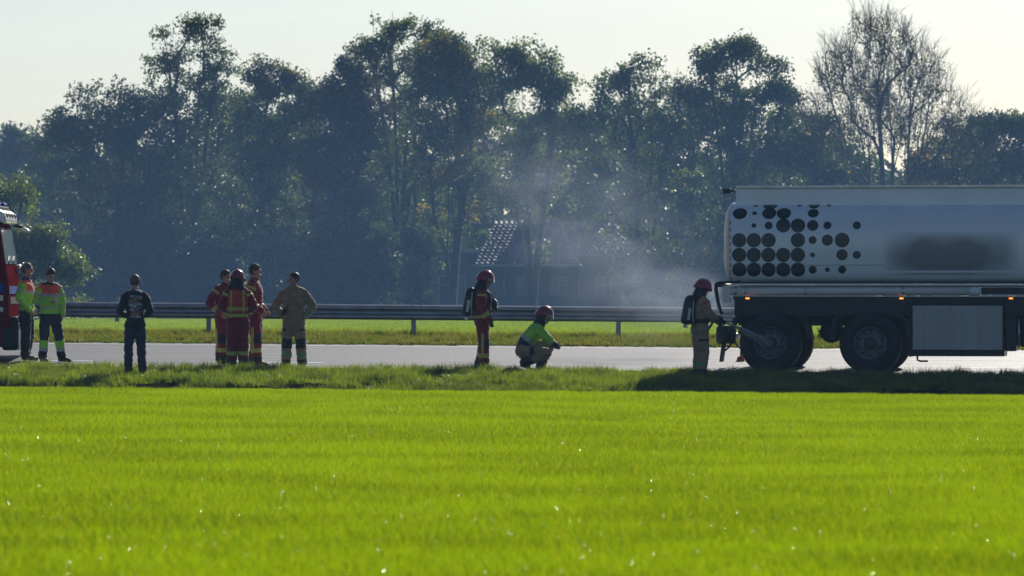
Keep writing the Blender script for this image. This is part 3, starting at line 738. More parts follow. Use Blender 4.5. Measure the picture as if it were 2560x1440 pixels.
# dots: rows bottom to top, columns left to right; radius in photograph pixels
pitch_ = (tl(2142)-tl(1848))/8; r_ = pitch_/36.75
rows = [(674, {0: 18, 1: 18, 2: 18, 3: 18, 4: 18, 5: 10, 6: 6, 7: 10}), (637.5, {0: 18, 1: 18, 2: 18, 3: 18, 4: 18, 5: 6, 7: 14, 8: 10}),
        (601, {0: 18, 1: 18, 2: 18, 4: 18, 5: 10, 6: 14, 7: 18.5}), (565, {1: 6, 2: 10, 3: 18, 4: 18, 5: 14, 6: 10, 8: 10}),
        (532, {0: 18, 1: 6, 2: 18, 3: 18, 5: 14}), (514, {1: 6, 2: 18, 4: 6, 5: 14, 6: 6})]
sbase = s_of_z(tz(674))
for ri, (yy, cols) in enumerate(rows):
    sc_ = sbase+ri*pitch_ if ri < 4 else s_of_z(tz(yy))
    for c, pr in cols.items():
        lc = tl(1848)+c*pitch_+ri*.0; rr = pr*r_; n = 28; v = [surf(lc, sc_, .005)]; f = []
        for j in range(1, 5):
            for k in range(n):
                a = 2*math.pi*k/n; v.append(surf(lc+rr*j/4*math.cos(a), sc_+rr*j/4*math.sin(a), .005))
        for k in range(n):
            f.append((0, 1+k, 1+(k+1) % n))
            for j in range(3): a = 1+j*n+k; b = 1+j*n+(k+1) % n; f.append((a, b, b+n, a+n))
        MB().add(v, f, True).build('dot', m_navy, tank)
# soft dark smear of print further forward
def smear():
    m = bpy.data.materials.new('faded_print'); m.use_nodes = True; nt = m.node_tree; b = nt.nodes['Principled BSDF']
    b.inputs['Base Color'].default_value = (.03, .04, .055, 1); b.inputs['Roughness'].default_value = .4
    tc = nt.nodes.new('ShaderNodeTexCoord'); mp = nt.nodes.new('ShaderNodeMapping'); nt.links.new(tc.outputs['Generated'], mp.inputs[0])
    mp.inputs['Location'].default_value = (-1, 0, -1); mp.inputs['Scale'].default_value = (2, 0, 2)
    sp = nt.nodes.new('ShaderNodeSeparateXYZ'); nt.links.new(mp.outputs[0], sp.inputs[0])
    def mth(op, a, b_=None):
        q = nt.nodes.new('ShaderNodeMath'); q.operation = op
        for i, w_ in enumerate((a, b_)):
            if w_ is None: continue
            if isinstance(w_, (int, float)): q.inputs[i].default_value = w_
            else: nt.links.new(w_, q.inputs[i])
        return q.outputs[0]
    ex = mth('SUBTRACT', 1, mth('POWER', mth('ABSOLUTE', sp.outputs[0]), 3)); ez = mth('SUBTRACT', 1, mth('POWER', mth('ABSOLUTE', sp.outputs[2]), 2))
    nz = nt.nodes.new('ShaderNodeTexNoise'); nz.inputs['Scale'].default_value = 1.3; nt.links.new(tc.outputs['Object'], nz.inputs['Vector'])
    k = mth('MULTIPLY', mth('MULTIPLY', ex, ez), mth('MULTIPLY', nz.outputs['Fac'], 1.25))
    k = mth('MINIMUM', mth('MAXIMUM', k, 0), .5)
    nt.links.new(k, b.inputs['Alpha']); return m
strip(tl(2205), tl(2552), s_of_z(tz(697)), s_of_z(tz(578)), 'faded_print', smear(), tank, .004, nl=10, ns=8)
# coaming on top
zt0, zt1 = tz(504), tz(463)
co = MB(); ca = tl(1836)
co.box((ca, .34, zt0-.06), (7.4, .37, zt1-.05)); co.box((ca, W-.37, zt0-.06), (7.4, W-.34, zt1-.05)); co.build('coaming', m_white, truck)
MB().prism([(0, 0), (.05, -.045), (.05, -.07), (0, -.03)], 0, 1).xf(Matrix.Translation((0, 0, 0)))
TB((ca-.005, .30, zt1-.05), (7.4, .44, zt1), 'handrail', m_alu, truck, .012)
TB((ca-.005, W-.44, zt1-.05), (7.4, W-.30, zt1), 'handrail', m_alu, truck, .012)
TB((ca-.012, .33, zt0-.04), (ca+.018, W-.33, zt1-.055), 'end_plate', m_white, truck)
for l in (1.2, 3.1, 5.0, 6.6):
    MB().lathe([(0, .28), (.1, .28), (.12, .25), (.14, .05)], (0, 0, 1), (l, 1.25, zt0-.02), 20).build('manhole', m_alu, truck)
lamp = TB((tl(1801), .36, tz(483)), (tl(1820), .50, tz(469)), 'work_lamp', m_black, truck, .01)
MB().tube([(tl(1819), .43, tz(475)), (tl(1837), .43, tz(475))], .018, 8).build('bracket', m_black, lamp)
# lower rails and pipe
za = tz(712)
TB((tl(1822), -.02, tz(709)), (7.5, .06, tz(705.5)), 'rail', m_black, truck)
TB((tl(1828), -.035, tz(712.8)), (7.5, .05, tz(709.3)), 'rail', m_alu, truck)
TB((tl(1850), .0, tz(718)), (7.5, .1, tz(713.2)), 'side_beam', pmat('grey_beam', (.22, .24, .24), .5), truck)
pz = tz(727.5); pr = .079; pw = .05
p = MB(); p.tube([(tl(1812), pw, pz), (tl(2425), pw, pz)], pr, 18); pipe = p.build('pipe', m_pipe, truck)
for x in (1838, 1862, 2013, 2258):
    MB().tube([(tl(x)-.018, pw, pz), (tl(x)+.018, pw, pz)], pr+.006, 18).build('clamp', m_alu, pipe)
MB().tube([(tl(2424), pw, pz), (tl(2452), pw, pz)], pr+.008, 18).build('end_cap', m_white, pipe)
TB((tl(1806), -.03, tz(756)), (tl(1826), .12, tz(716)), 'pipe_box', m_pipe, truck, .012)
TB((tl(2453), .0, tz(736)), (7.5, .2, tz(719)), 'tool_trough', m_black, truck)
# chassis
TB((tl(1835), .06, tz(790)), (7.4, .2, tz(741)), 'chassis_side', m_black, truck, .01)
TB((tl(1835), .7, tz(815)), (7.4, .82, tz(745)), 'frame_rail', m_black, truck)
TB((tl(1835), W-.82, tz(815)), (7.4, W-.7, tz(745)), 'frame_rail', m_black, truck)
TB((tl(1830), .2, tz(748)), (7.4, W-.06, tz(741)), 'chassis_deck', m_black, truck)
TB((tl(1836), W-.2, tz(790)), (7.4, W-.06, tz(749)), 'chassis_side', m_black, truck, .01)
rb = MB(); rb.tube([(tl(1802), .05, tz(706)), (tl(1791), .05, tz(709)), (tl(1789), .05, tz(722)), (tl(1794), .05, tz(755)), (tl(1803), .06, tz(786))], [.03, .035, .04, .035, .03], 8); rb.build('rear_hoop', m_black, truck)
rb = MB(); rb.tube([(tl(1802), .07, tz(706)), (tl(1850), .05, tz(703.5))], [.028, .02], 8); rb.build('rear_hoop', m_black, truck)
MB().tube([(tl(1789), .06, tz(713)), (tl(1789), W-.06, tz(713))], .035, 8).build('rear_bar', m_black, truck)
MB().tube([(tl(1812), .1, tz(842)), (tl(1812), W-.1, tz(842))], .06, 8).build('underrun_bar', m_black, truck)
for w in (.35, W-.35): MB().tube([(tl(1812), w, tz(842)), (tl(1850), w, tz(780))], .045, 8).build('bar_arm', m_black, truck)
MB().lathe([(0, .02), (.005, .15), (.05, .17), (.3, .17), (.35, .15), (.355, .02)], (1, 0, 0), (tl(1783), .55, tz(838)), 20).build('reel_drum', m_black, truck)
for (x0, x1, y0, y1, w) in ((1793, 1804, 855, 906, .3), (1825, 1831, 852, 896, 1.6)):
    v = []
    m = MB()
    a, b, c, d = tl(x0), tl(x1), tz(y1), tz(y0)
    m.add([(a, w, c), (a+.03, w, c), (b, w, d), (b-.03, w, d), (a, w+.5, c), (a+.03, w+.5, c), (b, w+.5, d), (b-.03, w+.5, d)], [(0, 1, 2, 3), (4, 7, 6, 5), (0, 4, 5, 1), (1, 5, 6, 2), (2, 6, 7, 3), (3, 7, 4, 0)])
    m.build('mudflap', m_rubber, truck)
for x, y, x2, y2 in ((1806, 878, 1826, 855), (1830, 855, 1845, 872)):
    MB().tube([(tl(x), .4, tz(y)), (tl((x+x2)/2), .4, tz((y+y2)/2+3)), (tl(x2), .4, tz(y2))], .018, 6).build('flap_stay', m_black, truck)
# wheels
WR = .565
def wheel(l, far=False):
    wo = 0.0 if not far else W
    s = 1 if not far else -1
    hub_z = WR
    e = empty('wheel', (l, wo, hub_z)); e.parent = truck
    ax = (0, 1, 0)
    def A(d): return d*s
    def lat(prof, name, m, n=40): return MB().lathe([(A(d), r) for d, r in prof], ax, (0, 0, 0), n).build(name, m, e)
    lat([(.05, .30), (.015, .32), (.0, .37), (-.004, .43), (.006, .49), (.03, .535), (.055, WR-.004), (.075, WR), (.30, WR), (.325, WR-.01), (.355, .53), (.375, .46), (.37, .36), (.34, .30)], 'tyre', m_rubber, 48)
    lat([(.05, .302), (.018, .305), (.012, .298), (.02, .285), (.06, .272), (.13, .262), (.16, .235), (.13, .2), (.115, .17), (.11, .12)], 'rim', m_rim)
    lat([(.112, .12), (.05, .115), (.03, .10), (.02, .075), (.018, .02), (.018, .001)], 'hub', m_hub, 24)
    for k in range(10):
        a = 2*math.pi*k/10; c = Vector((.168*math.cos(a), A(.09), .168*math.sin(a)))
        MB().lathe([(A(.03), .016), (A(.0), .016), (A(-.02), .012), (A(-.022), .002)], ax, c, 6).build('wheel_nut', m_rim, e)
    # handholes in the rim disc
    for k in range(10):
        a = 2*math.pi*(k+.5)/10; c = Vector((.225*math.cos(a), A(.128), .225*math.sin(a)))
        MB().ell(c, (.022, .012, .022), 8, 5).build('rim_hole', m_black, e)
    # tread blocks
    for k in range(3):
        w_ = A(.12+.065*k); MB().lathe([(w_-.012, WR+.001), (w_-.012, WR+.012), (w_+.022, WR+.012), (w_+.022, WR+.001)], ax, (0, 0, 0), 40, False).build('tread_rib', m_rubber, e)
    return e
LW2 = tl(2175)
for l in (0.0, LW2, 6.75):
    wheel(l); wheel(l, True)
    MB().tube([(l, .3, WR), (l, W-.3, WR)], .07, 10).build('axle', m_black, truck)
    ar = MB()
    # angular mudguard over the wheel
    v = []; pl = [(-.74, .62), (-.70, .98), (-.45, 1.19), (.42, 1.19), (.70, .98), (.78, .62)]
    for (a, z) in pl: v += [(l+a, .02, z), (l+a, .46, z), (l+a, .02, z+.02), (l+a, .46, z+.02)]
    f = []
    for i in range(len(pl)-1):
        b = i*4; f += [(b, b+4, b+5, b+1), (b+2, b+3, b+7, b+6), (b, b+2, b+6, b+4), (b+1, b+5, b+7, b+3)]
    ar.add(v, f).build('mudguard', m_black, truck)
    MB().add([(l+a, .03, z+(.0 if i else 0)) for i, (a, z) in enumerate(pl)]+[(l+a*.88, .031, z*.93 if abs(a) < .6 else z) for a, z in pl], [(i, i+1, len(pl)+i+1, len(pl)+i) for i in range(len(pl)-1)]).build('mudguard_lip', m_black, truck)
# belly panel between and above the wheels
TB((tl(1842), .22, 1.20), (tl(2272), .3, tz(788)), 'inner_panel', m_black, truck)
at = MB(); at.lathe([(0, .02), (.01, .17), (.05, .2), (.65, .2), (.69, .17), (.7, .02)], (0, 1, 0), (tl(2072), .35, tz(831)), 24); at.build('air_reservoir', m_black, truck)
MB().tube([(tl(2072), .7, tz(805)), (tl(2072), .7, tz(780))], .03, 6).build('reservoir_strap', m_black, truck)
for k, (x, y) in enumerate(((2046, 845), (2043, 835))):
    pts_ = [(tl(2036), .6, tz(820+8*k)), (tl(x), .6, tz(y)), (tl(x-6), .6, tz(y+8)), (tl(2040), .6, tz(y-4)), (tl(2052), .6, tz(805))]
    MB().tube(pts_, .009, 6).build('air_hose', m_black, truck)
# roller shutter cabinet
xa, xb = tl(2277), tl(2510)
za_, zb_ = tz(891, 2400), tz(745, 2400)
TB((xa, .06, za_), (xb, .95, zb_), 'cabinet', m_black, truck, .012)
TB((tl(2272), .0, za_-.01), (xa-.002, .9, zb_), 'cabinet_side', m_black, truck)
s0, s1 = tz(874, 2400), tz(764, 2400); NS = 24; hgt = (s1-s0)/NS
sl_me = None
for k in range(NS):
    if sl_me is None:
        o = MB().box((xa+.03, 0, .0), (xb-.03, .016, hgt*.86), .004).build('shutter_slat', m_shut, truck); sl_me = o.data
    else:
        o = bpy.data.objects.new('shutter_slat', sl_me); link(o); o.parent = truck
    o.location = (0, .036, s0+k*hgt)
for (x0, x1) in ((xa, xa+.026), (xb-.026, xb)): TB((x0, .018, s0-.02), (x1, .058, s1+.02), 'shutter_guide', m_black, truck)
TB((xa+.03, .03, s0-.05), (xb-.03, .058, s0-.008), 'shutter_bar', m_black, truck, .006)
MB().tube([(tl(2292), .15, za_), (tl(2292), .15, za_-.07), (tl(2298), .15, za_-.09), (tl(2318), .15, za_-.09)], .018, 8).build('drain_tap', m_black, truck)
TB((xb+.02, .05, tz(878, 2500)), (xb+.22, .9, tz(745, 2500)), 'control_box', m_black, truck, .02)
TB((tl(2545), .3, tz(868, 2500)), (tl(2545)+.7, 2.2, tz(752, 2500)), 'fuel_tank', m_black, truck, .06)
MB().tube([(tl(2546), .12, tz(868, 2500)), (tl(2546), .12, tz(795, 2500))], .02, 8).build('stay', m_alu, truck)
for x in (1868, 2253, 2527):
    lampo = MB().box((tl(x)-.055, .046, tz(749, x)), (tl(x)+.055, .064, tz(743, x)), .006).build('lamp_housing', m_black, truck)
    MB().box((tl(x)-.035, .038, tz(747.4, x)), (tl(x)+.035, .05, tz(744.6, x)), .004).build('side_lamp', m_amber, truck)
# red wedge under the rear
q = P(1850, 903, 101.0)
wd = MB(); wd.prism([(-.07, 0), (.09, 0), (.05, .09), (-.04, .09)], -.08, .08); wo = wd.build('wheel_chock', pmat('red_plastic', (.5, .06, .03), .5)); wo.location = (q.x, 101.0, g0(q.x, 101)+.006)
tag(wo, 'small red wedge on the road behind the rear tyre', 'wheel chock')
# ------------------------------------------------------------------ fire engine, only its front reaches into the picture
m_red = pmat('engine_red', (.12, .005, .007), .75, var=.08, scale=2, coat=0, spec=.03)
m_red.node_tree.nodes['Principled BSDF'].inputs['IOR'].default_value = 1.06
m_ewhite = pmat('engine_white', (.8, .8, .8), .25, var=.04, coat=.4)
m_eblack = pmat('black_plastic', (.015, .015, .017), .6, spec=.25)
m_wind = pmat('windscreen', (.52, .62, .64), .08, var=0, spec=1.0, coat=1.0)  # pale blue-grey base colour stands in for the bright sky reflection
m_swin = pmat('side_glass', (.02, .025, .03), .05, var=0)
m_blue = pmat('blue_stripe', (.02, .06, .32), .6, var=0, spec=.1)
m_refl = pmat('white_stripe', (.6, .62, .58), .6, var=.05, spec=.1)
m_chrome = pmat('chrome', (.8, .8, .82), .12, metal=1.0, var=0)
EY = 99.0
ex0 = (19-1280)*EY/FPX; ez0 = g0(ex0, EY)+.006
eng = empty('fire_engine', (ex0, EY, ez0)); tag(eng, 'red fire engine cab with white roof visor at the left edge', 'fire engine')
def el(x): return (x-19)*EY/FPX
def ezz(y): return CAMZ+(720-y)*EY/FPX-ez0
WW = 2.3
# cab shell: side profile extruded over the width
pf = [(el(20), ezz(868)), (el(21), ezz(760)), (el(19), ezz(690)), (el(13), ezz(662)), (el(-1), ezz(566)), (el(-8), ezz(551)), (el(-260), ezz(548)), (el(-260), ezz(868))]
cab = MB().prism(pf, 0, WW).build('cab', m_red, eng)
bv = cab.modifiers.new('bevel', 'BEVEL'); bv.width = .05; bv.segments = 3; bv.limit_method = 'ANGLE'
MB().prism([(el(-262), ezz(868)), (el(-262), ezz(520)), (el(-900), ezz(520)), (el(-900), ezz(868))], .02, WW-.02).build('body', m_red, eng)
# windscreen on the sloping front, 12 mm proud
def quad_panel(p0, p1, y0, y1, off, thick, name, m, parent):
    a = Vector((p0[0], 0, p0[1])); b = Vector((p1[0], 0, p1[1])); t = (b-a).normalized(); n = Vector((t.z, 0, -t.x))
    if n.x < 0: n = -n
    q = [a+n*off, b+n*off, b+n*(off+thick), a+n*(off+thick)]
    v = [(w.x, y, w.z) for y in (y0, y1) for w in q]
    return MB().add(v, [(0, 1, 2, 3), (4, 7, 6, 5), (0, 4, 5, 1), (1, 5, 6, 2), (2, 6, 7, 3), (3, 7, 4, 0)]).build(name, m, parent)
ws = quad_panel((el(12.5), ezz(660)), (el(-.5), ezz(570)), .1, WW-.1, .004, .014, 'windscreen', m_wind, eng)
for y in (.5, 1.35): MB().tube([(el(15), y, ezz(659)), (el(13), y+.5, ezz(640))], .012, 6).build('wiper', m_eblack, ws)
# side window and door on the near side
MB().box((el(-130), -.012, ezz(655)), (el(-16), -.001, ezz(580))).build('side_window', m_swin, eng)
dr = MB().box((el(-135), -.008, ezz(850)), (el(-14), -.0005, ezz(658))).build('door', m_red, eng)
MB().box((el(-128), -.04, ezz(690)), (el(-108), -.01, ezz(684)), .005).build('handle', m_eblack, dr)
MB().box((el(-200), -.014, ezz(732)), (el(9), -.009, ezz(710))).build('blue_stripe', m_blue, eng)
for y0, y1 in ((752, 738), (779, 768)):
    MB().box((el(-200), -.014, ezz(y0)), (el(8), -.009, ezz(y1))).build('white_stripe', m_refl, eng)
MB().box((el(20)+.012, .05, ezz(735)), (el(20)+.02, WW-.05, ezz(715))).build('blue_stripe', m_blue, eng)
MB().box((el(20)+.012, .3, ezz(760)), (el(20)+.02, WW-.3, ezz(742))).build('grille', m_eblack, eng)
# bumper, headlights
bm_ = MB().box((el(4), -.02, ezz(876)), (el(20)+.18, WW+.02, ezz(792)), .06).build('bumper', m_eblack, eng)
MB().box((el(6), -.03, ezz(818)), (el(20)+.06, .0, ezz(790)), .02).build('bumper_corner', m_red, eng)
for y in (.28, WW-.28): MB().ell((el(20)+.17, y, ezz(800)), (.04, .17, .07), 14, 8).build('headlight', m_chrome, eng)
# white visor over the windscreen
vz = MB(); n = 10; v = []; f = []
pr_ = [(-70, 522), (-20, 521), (0, 524), (9, 531), (14, 541), (16, 552), (12, 560), (2, 556), (-8, 549), (-70, 547)]
vz.prism([(el(x), ezz(y)) for x, y in pr_], .03, WW-.03); vo = vz.build('roof_visor', m_ewhite, eng)
bv = vo.modifiers.new('bevel', 'BEVEL'); bv.width = .04; bv.segments = 3; bv.limit_method = 'ANGLE'
for y in (.35, .9, 1.4, 1.95): MB().ell((el(12), y, ezz(538)), (.035, .12, .05), 12, 8).build('visor_lamp', m_eblack, vo)
bc = MB().box((el(-60), .2, ezz(521)), (el(-4), WW-.2, ezz(514)), .02).build('beacon_base', m_eblack, eng)
MB().box((el(-55), .25, ezz(514)), (el(-8), .9, ezz(503)), .03).build('beacon', m_blue, eng)
MB().box((el(-55), WW-.9, ezz(514)), (el(-8), WW-.25, ezz(503)), .03).build('beacon', m_blue, eng)
# mirrors: far side arm reaching forward, near side on the door
mr = MB().tube([(el(8), WW-.02, ezz(560)), (el(22), WW+.15, ezz(563)), (el(32), WW+.22, ezz(572))], [.03, .035, .03], 8).build('mirror_arm', m_eblack, eng)
MB().ell((el(29), WW+.2, ezz(570)), (.14, .09, .045), 14, 8, Matrix.Rotation(R(22), 3, 'Y')).build('mirror', m_ewhite, eng)
MB().ell((el(20)+.06, WW+.05, ezz(668)), (.05, .06, .10), 12, 8).build('mirror', m_chrome, eng)
MB().ell((el(20)+.03, WW-.3, ezz(664)), (.05, .2, .035), 12, 8).build('wiper_cover', m_chrome, eng)
m2 = MB().tube([(el(-14), 0, ezz(600)), (el(-8), -.2, ezz(598))], .02, 6).build('mirror_arm', m_eblack, eng)
# wheel of the front axle
for yy, s in ((.02, 1), (WW-.02, -1)):
    c = (el(-115), yy, .5)
    MB().lathe([(s*d, r) for d, r in ((.04, .28), (0, .3), (0, .44), (.04, .49), (.27, .49), (.3, .44), (.3, .28))], (0, 1, 0), c, 36).build('tyre', m_rubber, eng)
    MB().lathe([(s*d, r) for d, r in ((.04, .28), (.1, .25), (.06, .12), (.04, .02))], (0, 1, 0), c, 24).build('rim', m_rim, eng)
# ------------------------------------------------------------------ people
def cloth(name, col, rough=.8, var=.16):
    m = pmat(name, col, rough, var=var, scale=9, bump=.5, bscale=28); b = m.node_tree.nodes['Principled BSDF']
    b.inputs['Sheen Weight'].default_value = .35; b.inputs['Sheen Roughness'].default_value = .4; return m
PM = {
 'skin': pmat('skin', (.42, .24, .17), .55, var=.06, scale=20), 'lip': pmat('lip', (.33, .13, .11), .5, var=0), 'eye': pmat('eye', (.03, .02, .018), .3, var=0),
 'red': cloth('red_turnout', (.20, .012, .022)), 'redvest': cloth('red_vest', (.50, .045, .03)), 'yellow': cloth('yellow_reflective', (.42, .42, .06), .5, .05),
 'beige': cloth('beige_turnout', (.27, .19, .11)), 'navy': cloth('navy_cloth', (.012, .017, .032)), 'knee': cloth('dark_knee', (.018, .018, .024)),
 'lime': cloth('lime_fabric', (.28, .62, .04), .7), 'limey': cloth('yellow_lime_fabric', (.48, .55, .03), .7), 'orange': cloth('orange_fabric', (.75, .09, .03), .7),
 'grey': cloth('grey_reflective', (.35, .37, .38), .4, .05), 'black': cloth('black_hoodie', (.012, .012, .016)), 'jeans': cloth('jeans', (.018, .032, .065)),
 'boot': pmat('boot_leather', (.018, .016, .015), .5), 'glove': cloth('dark_glove', (.018, .02, .03)), 'greenband': cloth('green_band', (.10, .26, .10), .6, .05), 'badge': cloth('arm_badge', (.45, .05, .03)),
}
m_hair = pmat('dark_hair', (.025, .018, .013), .6, var=.3, scale=60); m_hairg = pmat('greying_hair', (.09, .075, .065), .6, var=.3, scale=60); m_hairs = pmat('shaved_hair', (.05, .035, .028), .7, var=.2, scale=60)
m_helm = pmat('helmet_red', (.22, .014, .028), .25, var=.06, scale=4, coat=.5); m_visor = pmat('visor_edge', (.22, .20, .21), .12, var=0, spec=.9, coat=1)
m_flap = cloth('neck_flap', (.012, .014, .022)); m_cyl = pmat('cylinder_cover', (.014, .016, .022), .5); m_silver = pmat('silver_strip', (.45, .47, .48), .35, metal=.4, var=.1)
m_valve = pmat('brass_valve', (.5, .48, .44), .25, metal=.9); m_lens = pmat('mask_lens', (.25, .27, .28), .08, var=0, spec=.9, coat=1)
VOX = .0122

class Prim:
    """tapered tube with elliptical rings; also used to find which body part a vertex belongs to"""
    def __init__(s, tag, pts, rad, lat=None, round_=True):
        s.tag = tag; s.p = [Vector(q) for q in pts]; s.r = [(r, r) if isinstance(r, (int, float)) else r for r in rad]; s.lat = Vector(lat) if lat is not None else None
    def frames(s):
        fr = []; up = s.lat
        for i, p in enumerate(s.p):
            t = (s.p[min(i+1, len(s.p)-1)]-s.p[max(i-1, 0)]).normalized()
            if up is None: up = t.orthogonal().normalized()
            a = (up-t*up.dot(t)); a = a.normalized() if a.length > 1e-5 else t.orthogonal().normalized()
            if s.lat is None: up = a
            fr.append((p, t, a, t.cross(a)))
        return fr
    def mesh(s, mb, n=14):
        fr = s.frames(); rings = []
        p, t, a, b = fr[0]; ra, rb = s.r[0]; m = min(ra, rb)
        for k in (1.0, .72, .38): rings.append((p-t*m*k, a, b, ra*math.sqrt(max(0, 1-k*k))+1e-4, rb*math.sqrt(max(0, 1-k*k))+1e-4))
        for (p, t, a, b), (ra, rb) in zip(fr, s.r): rings.append((p, a, b, ra, rb))
        p, t, a, b = fr[-1]; ra, rb = s.r[-1]; m = min(ra, rb)
        for k in (.38, .72, 1.0): rings.append((p+t*m*k, a, b, ra*math.sqrt(max(0, 1-k*k))+1e-4, rb*math.sqrt(max(0, 1-k*k))+1e-4))
        v = []; f = []
        for c, a, b, ra, rb in rings:
            for k in range(n): an = 2*math.pi*k/n; v.append(c+a*math.cos(an)*ra+b*math.sin(an)*rb)
        for i in range(len(rings)-1):
            for k in range(n): f.append((i*n+k, i*n+(k+1) % n, (i+1)*n+(k+1) % n, (i+1)*n+k))
        f.append(tuple(reversed(range(n)))); f.append(tuple((len(rings)-1)*n+k for k in range(n)))
        mb.add(v, f)
    def dist(s, X):
        """signed-ish distance and 0..1 position along the tube for points X (n,3)"""
        fr = s.frames(); best = np.full(len(X), 1e9); tt = np.zeros(len(X)); ns = max(1, len(s.p)-1)
        for i in range(ns):
            p0, p1 = np.array(s.p[i]), np.array(s.p[min(i+1, len(s.p)-1)]); d = p1-p0; L2 = max(1e-9, d @ d)
            u = np.clip(((X-p0) @ d)/L2, 0, 1); q = X-(p0+u[:, None]*d)
            A, B = np.array(fr[i][2]), np.array(fr[i][3]); ra = s.r[i][0]*(1-u)+s.r[min(i+1, len(s.r)-1)][0]*u; rb = s.r[i][1]*(1-u)+s.r[min(i+1, len(s.r)-1)][1]*u
            T = np.array(fr[i][1])
            e = np.sqrt((q @ A/ra)**2+(q @ B/rb)**2+(q @ T/np.minimum(ra, rb))**2); dd = (e-1)*np.minimum(ra, rb)
            m = dd < best; best = np.where(m, dd, best); tt = np.where(m, (i+u)/ns, tt)
        return best, tt
def hand_prims(w, d, n, side, curl=.5, thumb_in=.5):
    """w wrist, d direction of the hand, n palm normal (where the fingers curl to), side +1 left / -1 right"""
    w = Vector(w); d = Vector(d).normalized(); n = Vector(n); n = (n-d*n.dot(d)).normalized(); l = d.cross(n)*side
    out = [Prim('hand', [w-d*.02, w+d*.03, w+d*.085], [(.028, .022), (.040, .019), (.042, .016)], lat=l)]
    for off, ln in ((-.032, .9), (-.011, 1.0), (.011, .95), (.032, .78)):
        k = w+d*.085+l*off; a = curl*.7; d1 = (d*math.cos(a)+n*math.sin(a)); a2 = curl*1.7; d2 = (d*math.cos(a2)+n*math.sin(a2))
        out.append(Prim('hand', [k-d*.015, k+d1*.042*ln, k+d1*.042*ln+d2*.04*ln], [.0105, .0098, .0088]))
    b = w+d*.03+l*-.036; t1 = (d*.55-l*.75+n*.35).normalized(); t2 = (d*.8+l*.15*thumb_in+n*.45).normalized()
    out.append(Prim('hand', [b, b+t1*.04, b+t1*.04+t2*.035], [.014, .0115, .0095])); return out
def rotz(v, a): return Matrix.Rotation(a, 3, 'Z') @ Vector(v)

